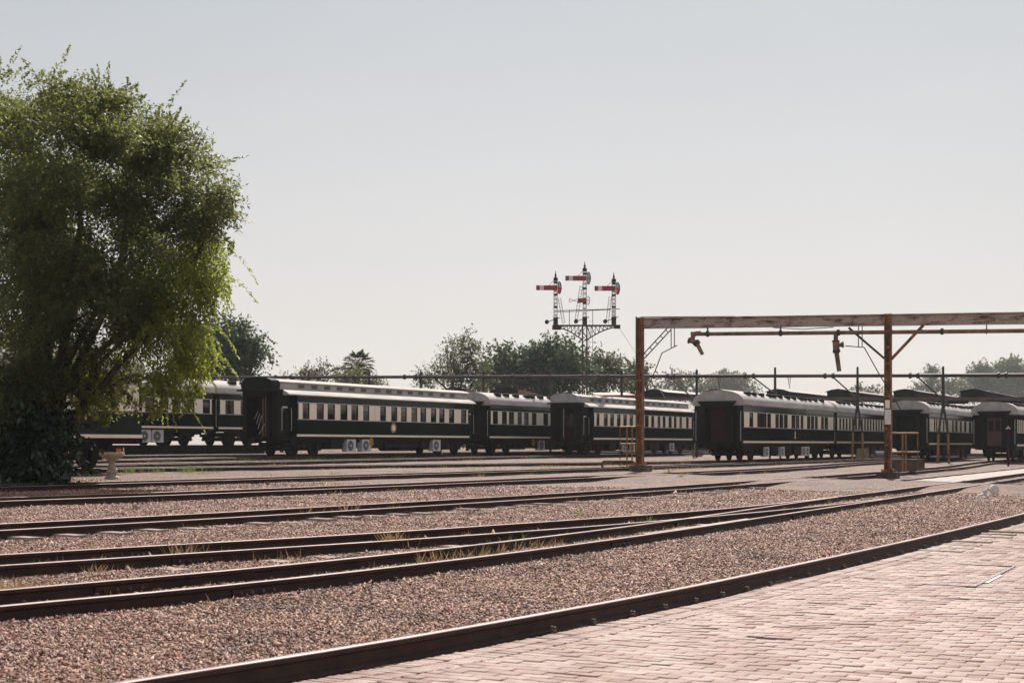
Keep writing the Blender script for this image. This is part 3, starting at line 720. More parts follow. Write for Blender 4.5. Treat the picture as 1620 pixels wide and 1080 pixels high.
            m.box((x0 + 0.1, -w, 0.90), (x1, w, 0.978), black); m.box((x0 + 0.1, -w + 0.05, 3.10), (x1, w - 0.05, 3.20), darkend)
            m.build('vestibule', root, 0)
            d = MB(); d.box((x0 + 0.34, -1.018, 1.0), (x1 - 0.16, -1.001, 2.5), darkend); d.box((x0 + 0.46, -1.024, 1.85), (x1 - 0.28, -1.019, 2.38), PANES[0]); d.box((x0 + 0.46, -1.026, 2.40), (x1 - 0.28, -1.019, 2.47), cream)
            dr = d.build('door', root, 0)
            for x in (x0 + 0.29, x1 - 0.08):
                MB().tube([(x, -1.09, 1.25), (x, -1.12, 1.35), (x, -1.12, 2.3), (x, -1.09, 2.4)], 0.018, steelg, 6).build('handrail', root)
            s = MB()
            for k in range(4): s.box((x0 + 0.25, -1.26, 0.20 + 0.21 * k), (x1 - 0.15, -1.02, 0.225 + 0.21 * k), railm)
            for x in (x0 + 0.24, x1 - 0.14): s.box((x - 0.012, -1.24, 0.2), (x + 0.012, -1.04, 0.9), black)
            s.build('steps', root, 0)
        # near end: bellows frame, inner door
        m = MB(); m.box((-0.30, -0.72, 0.95), (0.0, -0.60, 3.2), rubber); m.box((-0.30, 0.60, 0.95), (0.0, 0.72, 3.2), rubber); m.box((-0.30, -0.6, 2.95), (0.0, 0.6, 3.2), rubber); m.box((-0.30, -0.72, 0.88), (0.0, 0.72, 0.949), rubber)
        m.build('gangway', root, 0)
        m = MB(); m.box((0.5, -0.62, 1.0), (0.54, 0.62, 3.1), sheddark); m.build('end_wall', root, 0)
        m = MB()
        if sp.get('opendoor'):
            m.box((0.10, -0.30, 1.0), (0.48, -0.24, 2.9), wood); m.box((0.30, 0.02, 1.0), (0.34, 0.10, 2.9), wood)
            m.build('end_door', root, 0)
            g_ = MB()
            for k in range(3): g_.bar((-0.22, -0.05 + 0.1 * k, 1.35 + 0.25 * k), (-0.22, -0.28 + 0.12 * k, 2.0 + 0.1 * k), 0.02, 0.02, steelg)
            g_.bar((-0.2, -0.1, 1.1), (-0.2, -0.45, 1.6), 0.02, 0.02, steelg); g_.build('gate', root, 0)
        else:
            m.box((0.40, -0.5, 1.0), (0.44, 0.5, 2.9), maroon); m.box((0.38, -0.30, 1.9), (0.40, 0.30, 2.7), PANES[0]); m.build('end_door', root, 0)
            MB().tube([(-0.31, 0.0, 1.1), (-0.31, 0.0, 2.9)], 0.02, steelg, 6).build('gate_bar', root)
    else:
        rf = sp.get('roof', roofw)
        m = MB(); m.extrude_x(roof_profile(1.47, 3.07, 0.80)[::-1], -0.12, L + 0.12, rf, capmat=rf); ro = m.build('roof', root, 40)
        pr = roof_profile(1.49, 3.07, 0.82); 
        x = 1.6; k = 0
        gaps = [1.1, 1.35, 1.55, 0.75, 1.25, 1.5, 1.3, 1.45, 0.8]
        while x < L - 1.2:
            y = -1.06; zz = 3.07 + 0.80 * (1 - (1.06 / 1.47) ** 2) ** 0.36
            v = MB(); v.box((x - 0.26, y - 0.14, zz - 0.08), (x + 0.28, y + 0.10, zz + 0.10), sheddark); v.box((x - 0.31, y - 0.17, zz + 0.1002), (x + 0.31, y + 0.13, zz + 0.12), rf)
            v.build('roof_vent', ro, 0); x += gaps[k % 9]; k += 1
        # end wall details on the near end
        m = MB()
        for y0, y1 in ((-0.88, -0.62), (0.62, 0.88)): m.box((-0.42, y0, 0.95), (0.0, y1, 3.05), rubber)
        m.box((-0.42, -0.62, 2.85), (0.0, 0.62, 3.05), rubber); m.box((-0.42, -0.88, 0.86), (0.0, 0.88, 0.949), rubber)
        m.add([(x, y, z_) for x in (-0.5, 0.0) for y, z_ in ((-0.9, 3.05), (0.9, 3.05), (1.06, 3.26), (-1.06, 3.26))], [(3, 2, 1, 0), (4, 5, 6, 7), (0, 1, 5, 4), (1, 2, 6, 5), (2, 3, 7, 6), (3, 0, 4, 7)], darkend)
        m.build('gangway', root, 0)
        m = MB(); dm = sp.get('door', maroon); m.box((-0.06, -0.45, 1.0), (-0.02, 0.45, 2.84), dm)
        for y in (-0.22, 0.22): m.box((-0.075, y - 0.15, 1.95), (-0.06, y + 0.15, 2.65), darkend if dm is reddoor else dm); m.box((-0.075, y - 0.15, 1.15), (-0.06, y + 0.15, 1.75), dm)
        m.build('end_door', root, 0)
        for y in (-1.28, -1.02, 1.02, 1.28):
            MB().tube([(-0.03, y, 1.1), (-0.09, y, 1.2), (-0.09, y, 2.6), (-0.03, y, 2.7)], 0.018, darkend if abs(y) < 1.1 else steelg, 6).build('handrail', root)
    # coupler and buffer beam
    m = MB(); m.box((-0.02, -1.2, 0.74), (0.019, 1.2, 0.98), sp.get('beam', black)); m.box((-0.04, -0.75, 0.66), (-0.02, -0.4, 0.98), sp.get('beam', black)); m.box((-0.04, 0.4, 0.66), (-0.02, 0.75, 0.98), sp.get('beam', black)); m.build('buffer_beam', root, 0)
    m = MB(); m.box((-0.55, -0.13, 0.66), (-0.02, 0.13, 0.90), black); m.box((-0.72, -0.20, 0.64), (-0.55, 0.20, 0.92), black); m.tube([(-0.05, 0.45, 0.72), (-0.25, 0.45, 0.45), (-0.3, 0.3, 0.35)], 0.03, rubber, 6); m.tube([(-0.05, -0.45, 0.72), (-0.25, -0.45, 0.45), (-0.28, -0.35, 0.33)], 0.03, rubber, 6)
    m.build('coupler', root)
    sp['L'] = L; sp['O'] = O
    return root
def zp(ofs, sc, pairs): return [(ofs + a / sc, ofs + b_ / sc) for a, b_ in pairs]
even = lambda a, n, step, w: [(a + i * step, a + i * step + w) for i in range(n)]

A = dict(kind='clere', corner=(470, 70.5), far=742, opendoor=True, hood=sheddark,
    label='long clerestory coach with a round gold crest and an open wooden end door',
    win=zp(370, 4.05, [(440, 485), (530, 577), (600, 648), (682, 728), (752, 797), (828, 868), (937, 975), (1008, 1047), (1070, 1108), (1137, 1175), (1195, 1232), (1262, 1297), (1315, 1350), (1378, 1412), (1455, 1490)]),
    crest=(622.5, 1.50, 0.27), wheel=590, ac=[6.1, 7.55, 14.9], tank=(9.6, 13.2), box=[(4.4, 5.5, 0.5), (8.2, 9.3, 0.42), (13.4, 14.3, 0.5), (15.6, 16.4, 0.4)])
coach(A)
B = dict(kind='ell', corner=(775, 91.5), far=900, len=19.5, label='white roofed coach coupled behind the long clerestory coach', win=zp(720, 4.05, [(242, 275), (300, 332), (345, 378), (400, 428), (442, 472), (492, 522), (565, 597)]), wheel=846, ac=[7.5])
B['corner'] = (772, 70.5)   # placed on the same line as A below
kB = (775 - CX) / F
QA = Vector(((470 - CX) / F * 70.5, 70.5, 0))
sB = (kB * QA.y - QA.x) / (S - kB * C); QB = QA + Uv * sB; B['corner'] = (775, QB.y); B['vestdoor'] = True
coach(B)
Cc = dict(kind='clere', corner=(939, 90), far=1095, hood=roofg, beam=maroon, label='clerestory coach behind the left gantry post, with a red buffer beam',
    win=zp(720, 4.05, [(905, 925), (952, 978), (993, 1018), (1037, 1060), (1077, 1100), (1118, 1140), (1165, 1190), (1215, 1240), (1257, 1275), (1297, 1315), (1330, 1348), (1368, 1388), (1402, 1418), (1437, 1453), (1480, 1497)]), acs=0.85, ac=[6.6, 7.9, 15.2], blind=0.5)
coach(Cc)
D = dict(kind='ell', corner=(1176, 77), far=1319, door=maroon, label='white roofed coach under the gantry, closed end facing us, right of left post',
    win=zp(1080, 5.4, [(573, 600), (640, 672), (680, 715), (725, 752), (795, 820), (830, 857), (868, 895), (932, 960), (968, 995), (1010, 1030), (1065, 1088), (1097, 1122), (1133, 1152), (1185, 1205), (1215, 1240)]),
    crest=(1258, 1.46, 0.13), acs=0.85, ac=[4.7, 7.7, 12.2, 12.95], grow=0.07, blind=0.5)
coach(D)
D2 = dict(kind='ell', corner=(1324, 95), far=1470, len=19.0, label='white roofed coach coupled behind the closed-end coach under the gantry', winx=even(0.6, 22, 0.84, 0.52), blind=0.4)
QD = Vector(((1176 - CX) / F * 77, 77, 0)); k2 = (1324 - CX) / F; s2 = (k2 * QD.y - QD.x) / (S - k2 * C); D2['corner'] = (1324, (QD + Uv * s2).y)
coach(D2)
E_ = dict(kind='ell', corner=(1470, 92), far=1600, len=19.0, beam=maroon, door=sheddark, label='white roofed coach just right of the right gantry post, pale blind in its end', win=zp(1340, 4.91, [(675, 686), (692, 703), (712, 728), (745, 755), (775, 788), (815, 830), (840, 860), (875, 893), (910, 928), (947, 968), (985, 1005), (1025, 1045)]), roof=roofw)
Fc = dict(kind='ell', corner=(1609, 92), far=1700, len=19.0, beam=black, label='rightmost coach, with a dark red end door, cut by the picture edge', winx=even(0.5, 20, 0.9, 0.55), door=reddoor)
coach(E_); coach(Fc)
L2 = dict(kind='clere', corner=(337, 82), far=337, len=17.6, back=True, label='coach with two grey fan units, between the leafy tree and the clerestory coach', winx=[], ac=[], box=[(11.2, 12.4, 0.5)], blind=0.1)
k_ = lambda pxl: None
L2 = dict(L2, kind='ell', vestdoor=True)
# its window columns are measured from its far corner backwards
QL = Vector(((337 - CX) / F * 82, 82, 0)) - Uv * 17.6
def xsL(pxl): k = (pxl - CX) / F; return (k * QL.y - QL.x) / (S - k * C)
L2['winx'] = [(xsL(a), xsL(b_)) for a, b_ in zp(0, 2.843, [(560, 590), (606, 640), (652, 693), (720, 757), (775, 810), (835, 875), (912, 945)])] + even(0.6, 5, 1.3, 0.8)
L2['ac'] = [xsL(232.5), xsL(252.5)]
L2['acs'] = 1.05; r2 = coach(L2)
L3 = dict(kind='ell', corner=(362, 86), far=420, len=19.0, label='dark coach seen only between the fan-unit coach and the long clerestory coach', winx=even(0.6, 12, 1.4, 0.8))
k3 = (346 - CX) / F; s3 = (k3 * QL.y - QL.x) / (S - k3 * C); L3['corner'] = (346, (QL + Uv * s3).y)
coach(L3)
L1 = dict(kind='ell', corner=(224, 46), far=224, len=19.0, back=True, label='dark green coach half hidden behind the big leafy tree on the left', win=[(150, 172), (118, 140), (84, 104), (46, 68), (8, 30)], box=[(8, 9.6, 0.5)], blind=0.0)
coach(L1)
# vestibule doors on the coaches with side entrances
def side_entrance(sp, root_o, x0, rz=RZ):
    pass

# ------------------------------------------------------------------ water crane gantry
p1 = on_ground(1013, 745); p2 = on_ground(1405, 756)
gd = (p2 - p1); gd.z = 0; bay = gd.length; gd.normalize()
gt = thing('water_gantry', 'rusty cream steel gantry with water pipe and hanging spouts spanning the tracks', 'gantry', p1, math.atan2(gd.y, gd.x))
top1 = at(1013, 503, p1.y).z - p1.z; top2 = at(1405, 497, p2.y).z - p1.z
dz2 = p2.z - p1.z
def bz(x): return top1 + (top2 - top1) * x / bay        # beam top along the gantry
BH = 0.44
m = MB()
for x0, x1 in ((0.13, bay - 0.13), (bay + 0.13, 2 * bay - 0.13)):
    n = 10
    for i in range(n):
        a, b_ = x0 + (x1 - x0) * i / n, x0 + (x1 - x0) * (i + 1) / n
        zm = 0.0
        for (y0, y1, za, zb_) in ((-0.11, 0.11, 0, -0.03), (-0.02, 0.02, -0.03, -BH + 0.03), (-0.11, 0.11, -BH + 0.03, -BH)):
            m.add([(a, y0, bz(a) + za), (b_, y0, bz(b_) + za), (b_, y1, bz(b_) + za), (a, y1, bz(a) + za), (a, y0, bz(a) + zb_), (b_, y0, bz(b_) + zb_), (b_, y1, bz(b_) + zb_), (a, y1, bz(a) + zb_)],
                  [(0, 1, 2, 3), (7, 6, 5, 4), (0, 4, 5, 1), (3, 2, 6, 7)] + ([(0, 3, 7, 4)] if i == 0 else []) + ([(1, 5, 6, 2)] if i == n - 1 else []), beamm)
    for k in range(4): x = x0 + (x1 - x0) * (k + 0.5) / 4; m.box((x - 0.01, -0.10, bz(x) - BH + 0.03), (x + 0.01, 0.10, bz(x) - 0.03), beamm)
m.build('beam', gt, 0)
for k, (x, gz) in enumerate(((0, 0.0), (bay, dz2), (2 * bay, 2 * dz2))):
    m = MB(); tz = bz(x) + 0.02; w = 0.13
    m.box((x - w, -0.12, gz + 0.1), (x - w + 0.035, 0.12, tz), rustpost); m.box((x + w - 0.035, -0.12, gz + 0.1), (x + w, 0.12, tz), rustpost); m.box((x - w + 0.035, -0.015, gz + 0.1), (x + w - 0.035, 0.015, tz), rustpost)
    for i in range(8): z0 = gz + 0.6 + i * 0.62; m.box((x - w + 0.035, -0.119, z0), (x + w - 0.035, -0.10, z0 + 0.10), rustpost)
    po_ = m.build('post', gt, 0)
    fb = MB(); fb.box((x - 0.38, -0.36, gz - 0.12), (x + 0.38, 0.36, gz + 0.24), concd); fb.box((x - 0.22, -0.2, gz + 0.24), (x + 0.22, 0.2, gz + 0.34), rustpost)
    fb.build('footing', po_, 0)
# braces
def lattice(name, a, b_, parent, mat, w=0.16):
    a, b_ = Vector(a), Vector(b_); d = (b_ - a).normalized(); s_ = Vector((d.z, 0, -d.x)) * w / 2; m = MB()
    m.bar(a + s_, b_ + s_, 0.05, 0.035, mat); m.bar(a - s_, b_ - s_, 0.05, 0.035, mat)
    for i in range(5): q = a.lerp(b_, (i + 0.5) / 5); m.bar(q + s_, q - s_, 0.04, 0.03, mat)
    return m.build(name, parent, 0)
zt1 = bz(0)
lattice('brace', (0.12, 0, zt1 - 1.62), (1.28, 0, zt1 - BH - 0.03), gt, pipedark)
MB().bar((bay - 0.10, 0, bz(bay) - 1.72), (bay - 1.50, 0, bz(bay) - BH - 0.02), 0.08, 0.08, pipedark).build('brace', gt, 0)
MB().bar((bay + 0.12, 0, bz(bay) - 1.72), (bay + 1.32, 0, bz(bay) - BH - 0.02), 0.10, 0.10, rustpost).build('brace', gt, 0)
# pipe under the beam and its supports
PZ = lambda x: bz(x) - BH - 0.24
m = MB(); m.tube([(2.2, 0, PZ(2.2) + 0.02)] + [(x, 0, PZ(x)) for x in np.linspace(2.5, 2 * bay - 0.4, 14)], 0.082, rustpipe, 12)
for x in (2.9, 5.9, bay - 1.9, bay + 2.0): m.tube([(x - 0.05, 0, PZ(x)), (x + 0.05, 0, PZ(x))], 0.12, pipedark, 12)
pipe = m.build('water_pipe', gt)
for x in (2.9, 5.9, bay + 3.6):
    MB().bar((x, 0, PZ(x) - 0.11), (x, 0, bz(x) - BH), 0.14, 0.025, pipedark, up=(1, 0, 0)).build('pipe_hanger', gt, 0)
# elbow spout and straight spout
x, z = 2.35, PZ(2.2)
m = MB(); m.tube([(x + 0.25, 0, z + 0.01), (x + 0.05, 0, z + 0.01), (x - 0.07, 0, z - 0.07), (x - 0.09, 0, z - 0.22)], 0.10, rustpipe, 12)
m.tube([(x - 0.24, 0, z - 0.25), (x + 0.16, 0, z - 0.36)], 0.10, rustpipe, 12); m.tube([(x - 0.25, 0, z - 0.245), (x - 0.21, 0, z - 0.257)], 0.14, pipedark, 12); m.tube([(x + 0.03, 0, z - 0.32), (x + 0.13, 0, z - 0.43)], 0.15, pipedark, 12)
m.tube([(x + 0.11, 0, z - 0.42), (x + 0.33, 0, z - 0.84)], [0.088, 0.078], rustpipe, 12); m.build('spout', gt)
x = bay - 2.0; z = PZ(x)
m = MB(); m.tube([(x, 0, z - 0.05), (x, 0, z - 0.35)], 0.09, rustpipe, 12); m.tube([(x, 0, z - 0.30), (x, 0, z - 0.36)], 0.15, pipedark, 12); m.tube([(x, 0, z - 0.36), (x + 0.02, 0, z - 0.68)], 0.13, rustpipe, 12); m.tube([(x, 0, z - 0.5), (x + 0.24, 0, z - 0.47)], 0.09, rustpipe, 10); m.tube([(x + 0.24, 0, z - 0.47), (x + 0.29, 0, z - 0.465)], 0.13, pipedark, 10)
m.tube([(x + 0.02, 0, z - 0.68), (x + 0.03, 0, z - 0.78)], 0.15, pipedark, 12); m.tube([(x + 0.03, 0, z - 0.78), (x + 0.13, 0, z - 1.50)], [0.095, 0.085], rustpipe, 12); m.build('spout', gt)
# pull bars and chains
def hang(x, ln):
    m = MB()
    for dx in (-0.07, 0.07): m.bar((x + dx, -0.02, bz(x) - BH), (x + dx, -0.02, bz(x) - BH - ln), 0.03, 0.03, sigblack)
    m.build('pull_bar', gt, 0)
hang(1.42, 0.78); hang(bay - 1.05, 0.80)
zz = bz(1.4)
MB().tube([(1.60, -0.02, zz - BH - 0.70), (0.95, -0.02, zz - BH - 1.0), (0.65, -0.03, zz - BH - 1.75), (0.2, -0.1, zz - BH - 2.7)], 0.022, sigblack, 6).build('pull_chain', gt)
zz = bz(bay)
MB().tube([(bay - 1.62, -0.02, zz - BH - 0.72), (bay - 0.9, -0.02, zz - BH - 0.80), (bay - 0.35, -0.05, zz - BH - 1.8), (bay + 0.5, -0.15, zz - BH - 3.2)], 0.022, sigblack, 6).build('pull_chain', gt)
m = MB(); m.tube([(5.6, -0.03, bz(5.6) - BH - 0.02), (6.8, -0.03, bz(6.8) - BH - 0.10), (8.0, -0.03, bz(8) - BH - 0.03)], 0.018, sigblack, 6); m.build('cable', gt)
m = MB(); m.tube([(0.0, 0.1, bz(0) + 0.05), (2, 0.1, bz(2) + 0.03), (4, 0.1, bz(4) + 0.012)], 0.02, sigblack, 6); m.tube([(-0.16, -0.05, 0.2), (-0.16, -0.05, bz(0) + 0.06), (0.0, 0.1, bz(0) + 0.06)], 0.03, pipedark, 6); m.build('conduit', gt)
# notice plates on the right post
MB().box((bay - 0.10, -0.150, dz2 + 2.05), (bay + 0.13, -0.135, dz2 + 2.62), whitep).build('notice_plate', gt, 0)
MB().box((bay - 0.08, -0.150, dz2 + 2.66), (bay + 0.09, -0.135, dz2 + 2.98), cream).build('notice_plate', gt, 0)
# railings at the posts
def railing(px0, px1, ytop, ymid, ybot, label, z, pxs):
    a, b_ = at(px0, ybot, z), at(px1, ybot, z)
    t = thing('guard_railing', label, 'railing', a)
    h = (ybot - ytop) / F * z; hm = (ybot - ymid) / F * z
    for x in pxs:
        X = at(x, ybot, z).x - a.x; MB().tube([(X, 0, -0.1), (X, 0, h)], 0.035, amber, 8).build('upright', t)
    X1 = b_.x - a.x
    for k in (h, hm): MB().tube([(0.0, -0.05, k), (X1, -0.05, k)], 0.035, amber, 8).build('rail', t)
    MB().tube([(X1 if px1 > 1200 else 0.0, 0, -0.05), (X1 if px1 > 1200 else 0.0, 0, h)], 0.02, rustpost, 6).build('end_rod', t)
railing(1411, 1452, 685, 715, 742, 'yellow tubular guard railing right of the right gantry post', p2.y + 2.5, (1428, 1433))
railing(981, 1012, 675, 702, 737, 'yellow tubular guard railing left of the left gantry post', p1.y + 2.2, (992, 1000))
z = p2.y + 5.5; a = at(1410, 738, z)
t = MB(); t.box((0, 0, -0.15), (53 / F * z, 1.2, 12 / F * z), concd); o = t.build('concrete_block', None, 0, a); tag(o, 'low concrete block on the ground beside the right gantry post', 'concrete block')
# small objects about the posts
def loose(name, label, cat, mb, loc, rz=0.0):
    o = mb.build(name, None, 35, loc); o.rotation_euler = (0, 0, rz); return tag(o, label, cat)
g1 = on_ground(1364, 727); k = g1.y / F
m = MB(); m.add([(x, y, z_) for z_, w in ((0, 11 * k), (18 * k, 8.5 * k)) for x, y in ((-w, -0.15), (w, -0.15), (w, 0.15), (-w, 0.15))], [(3, 2, 1, 0), (4, 5, 6, 7), (0, 1, 5, 4), (1, 2, 6, 5), (2, 3, 7, 6), (3, 0, 4, 7)], stone)
loose('cable_pit_marker', 'pale tapered concrete block by the foot of a pipe trestle', 'concrete block', m, g1)
g1 = on_ground(1393, 726); m = MB(); m.tube([(-0.55, 0, 0.30), (-0.5, 0, 0.30), (0.5, 0, 0.30), (0.55, 0, 0.30)], [0.22, 0.3, 0.3, 0.22], steelg, 18); m.box((-0.35, -0.25, -0.05), (-0.25, 0.25, 0.1), black); m.box((0.25, -0.25, -0.05), (0.35, 0.25, 0.1), black)
loose('steel_drum', 'grey steel drum lying on its side behind the right gantry post', 'drum', m, g1, 0.3)
g1 = on_ground(1595, 737); h = 60 / F * g1.y; m = MB(); m.tube([(0, 0, -0.1), (0, 0, h)], 0.06, maroon, 10); m.box((-0.12, -0.05, h - 0.06), (0.12, 0.05, h + 0.02), steelg); m.tube([(0, 0, h), (0, 0, h + 0.12)], 0.04, whitep, 8)
loose('standpipe', 'thin dark red standpipe in front of the rightmost coach', 'standpipe', m, g1)
g1 = on_ground(1103, 722); m = MB()
for i in range(3):
    for j in range(4): m.box((-0.36 + 0.24 * i + 0.06 * (j % 2), -0.12, 0.08 * j), (-0.14 + 0.24 * i + 0.06 * (j % 2), 0.12, 0.075 + 0.08 * j), redroof)
loose('brick_stack', 'small stack of red bricks between two coaches', 'brick stack', m, g1)
g1 = on_ground(1097, 724); m = MB(); m.bar((0, 0, 0), (0.35, 0.6, 2.2), 0.07, 0.07, amber)
loose('leaning_pole', 'thin worn pole leaning near the small brick stack', 'pole', m, g1)
# horizontal pipe stub at the left post
g1 = p1 + Vector((-1.0, 0.3, 0)); m = MB(); m.tube([(-0.55, 0, -0.1), (-0.55, 0, 0.36), (-0.5, 0, 0.4), (0.75, 0, 0.4)], 0.05, concd, 8)
loose('pipe_stub', 'low grey pipe stub left of the left gantry footing', 'pipe', m, g1)

# ------------------------------------------------------------------ long overhead pipe on trestles
zl, zr = 121.0, 88.0
Pa, Pb = at(330, 597.0, zl), at(1760, 592.8, zr - 4)
pl = thing('overhead_pipe', 'long dark pipe carried on thin posts above the coaches right across the yard', 'pipeline', Pa)
dv = Pb - Pa; Lp = dv.length; du = dv.normalized()
def on_pipe(px):
    r = (px - CX) / F; t_ = (r * Pa.y - Pa.x) / (du.x - r * du.y); return du * t_
R_ = 0.125
m = MB(); m.tube([du * t_ for t_ in np.linspace(-20, Lp + 4, 40)], R_, pipedark, 10)
for px in (436, 460, 546, 560, 640, 658, 812, 836, 947, 962, 1056, 1067, 1179, 1192, 1305, 1318, 1440, 1452, 1580, 1592):
    c_ = on_pipe(px); m.tube([c_ - du * 0.06, c_ + du * 0.06], 0.20, pipedark, 10)
m.build('pipe', pl)
for px in (488, 583.6, 665.5, 765, 871, 984, 1103):
    c_ = on_pipe(px); gp_ = Pa + c_; _, pp = UP(gp_.x, gp_.y); zb_ = railtop(pp) - 0.2 - Pa.z
    m = MB(); m.tube([(c_.x, c_.y + 0.25, zb_), (c_.x, c_.y + 0.25, c_.z + 0.38)], 0.09, sigblack, 8); m.tube([(c_.x, c_.y + 0.25, c_.z + 0.38), (c_.x, c_.y + 0.25, c_.z + 0.5)], [0.09, 0.02], sigblack, 8); m.box((c_.x - 0.12, c_.y - 0.15, c_.z - 0.2), (c_.x + 0.12, c_.y + 0.3, c_.z - 0.13), sigblack)
    m.build('post', pl)
for px in (1225, 1355, 1490, 1640):
    c_ = on_pipe(px); gp_ = Pa + c_; _, pp = UP(gp_.x, gp_.y); zb_ = railtop(pp) - 0.2 - Pa.z; zs = zb_ + 3.2
    yc = c_.y - 0.28
    m = MB(); m.tube([(c_.x, yc, zs), (c_.x, yc, c_.z + 0.55)], [0.12, 0.07], sigblack, 8)
    for sx in (-0.32, 0.32):
        m.bar((c_.x + sx * 0.16, yc, zs + 0.3), (c_.x + sx * 0.95, yc, zb_ + 1.9), 0.11, 0.10, sigblack)
        m.bar((c_.x + sx * 0.95, yc, zb_ + 1.9), (c_.x + sx, yc, zb_ + 1.05), 0.12, 0.11, amber); m.bar((c_.x + sx, yc, zb_ + 1.05), (c_.x + sx * 1.1, yc, zb_), 0.12, 0.11, rustpost)
    m.bar((c_.x - 0.3, yc, zb_ + 1.3), (c_.x + 0.3, yc, zb_ + 1.3), 0.05, 0.05, sigblack); m.build('trestle', pl, 0)
for px, py2, dx in ((1060, 634, 36), (1192, 623, 30), (1318, 640, 45), (1452, 640, 45)):
    c_ = on_pipe(px); d = on_pipe(px + dx); MB().tube([(c_.x, c_.y, c_.z - 0.1), (d.x, d.y - 0.3, d.z - (py2 - 595) / F * 90)], 0.05, sigblack, 6).build('swing_arm', pl)
for px in (716, 817, 942):
    c_ = on_pipe(px); e_ = on_pipe(px + 17); m = MB(); m.tube([(c_.x, c_.y - 0.2, c_.z - 1.0), (c_.x, c_.y - 0.2, c_.z - 0.45)], 0.12, sigblack, 8); m.tube([(c_.x - 0.1, c_.y - 0.2, c_.z - 0.42), (e_.x, e_.y - 0.2, e_.z - 0.28), (e_.x, e_.y, e_.z)], 0.1, sigblack, 8); m.build('water_arm', pl)
for px in (1137, 1248):
    c_ = on_pipe(px); m = MB(); m.tube([(c_.x - 0.06, c_.y, c_.z - 0.1), (c_.x + 0.05, c_.y, c_.z - 0.9), (c_.x + 0.1, c_.y, c_.z - 0.1)], 0.03, rubber, 6); m.build('hose', pl)

# ------------------------------------------------------------------ semaphore signal
zs = 99.0; sgb = at(925, 622, zs); _, pp = UP(sgb.x, sgb.y); gz = railtop(pp) - 0.2
sg = thing('semaphore_signal', 'tall lattice signal mast with three red arms on a bracket above the coaches', 'railway signal', (sgb.x, zs, gz))
def SPt(px, py, dy=0.0): q = at(px, py, zs); return Vector((q.x - sgb.x, dy, q.z - gz))
zt = SPt(925, 440).z; w = 0.15
m = MB(); zbk = SPt(925, 515).z
for sx in (-w, w):
    for sy in (-w, w): m.bar((sx, sy, 0), (sx, sy, zbk), 0.085, 0.085, mastrust)
n = 22
for i in range(n):
    a, b_ = zbk * i / n, zbk * (i + 1) / n
    s_ = 1 if i % 2 else -1
    for sy in (-w, w): m.bar((-w * s_, sy, a), (w * s_, sy, b_), 0.042, 0.04, mastrust)
    for sx in (-w, w): m.bar((sx, -w * s_, a), (sx, w * s_, b_), 0.042, 0.04, mastrust)
m.build('mast', sg, 0)
# bracket: deck and curved lattice arms
m = MB(); dl, dr = SPt(874, 516), SPt(981, 512)
m.bar((dl.x, 0, zbk), (dr.x, 0, zbk), 0.5, 0.09, sigblack)
for side, ex in ((-1, dl.x), (1, dr.x)):
    pts = []
    for i in range(9):
        t_ = i / 8; x = side * w + (ex - side * w) * t_; zz = zbk - 0.08 - (1 - t_) ** 1.8 * 0.92; pts.append(Vector((x, 0, zz)))
    for i in range(8):
        m.bar(pts[i], pts[i + 1], 0.07, 0.08, sigblack); m.bar(pts[i], (pts[i].x, 0, zbk), 0.045, 0.045, sigblack); m.bar((pts[i].x, 0, zbk), pts[i + 1], 0.045, 0.045, sigblack)
m.box((dl.x - 0.02, -0.2, zbk - 0.28), (dl.x + 0.6, 0.2, zbk - 0.05), sigblack); m.box((dr.x - 0.42, -0.2, zbk - 0.2), (dr.x - 0.0, 0.2, zbk - 0.05), sigblack)
m.build('bracket', sg, 0)
m = MB(); y1 = SPt(880, 491).z; y2 = SPt(980, 488).z
m.bar((SPt(880, 0).x, 0.25, y1), (SPt(981, 0).x, 0.25, y2), 0.05, 0.05, sigblack); m.bar((SPt(882, 0).x, 0.25, y1 - 0.1), (SPt(966, 0).x, 0.25, y2 - 0.05), 0.035, 0.035, sigblack)
for px in (901, 938, 972): q = SPt(px, 0); m.bar((q.x, 0.25, zbk), (q.x, 0.25, (y1 + y2) / 2), 0.04, 0.04, sigblack)
m.build('handrail', sg, 0)
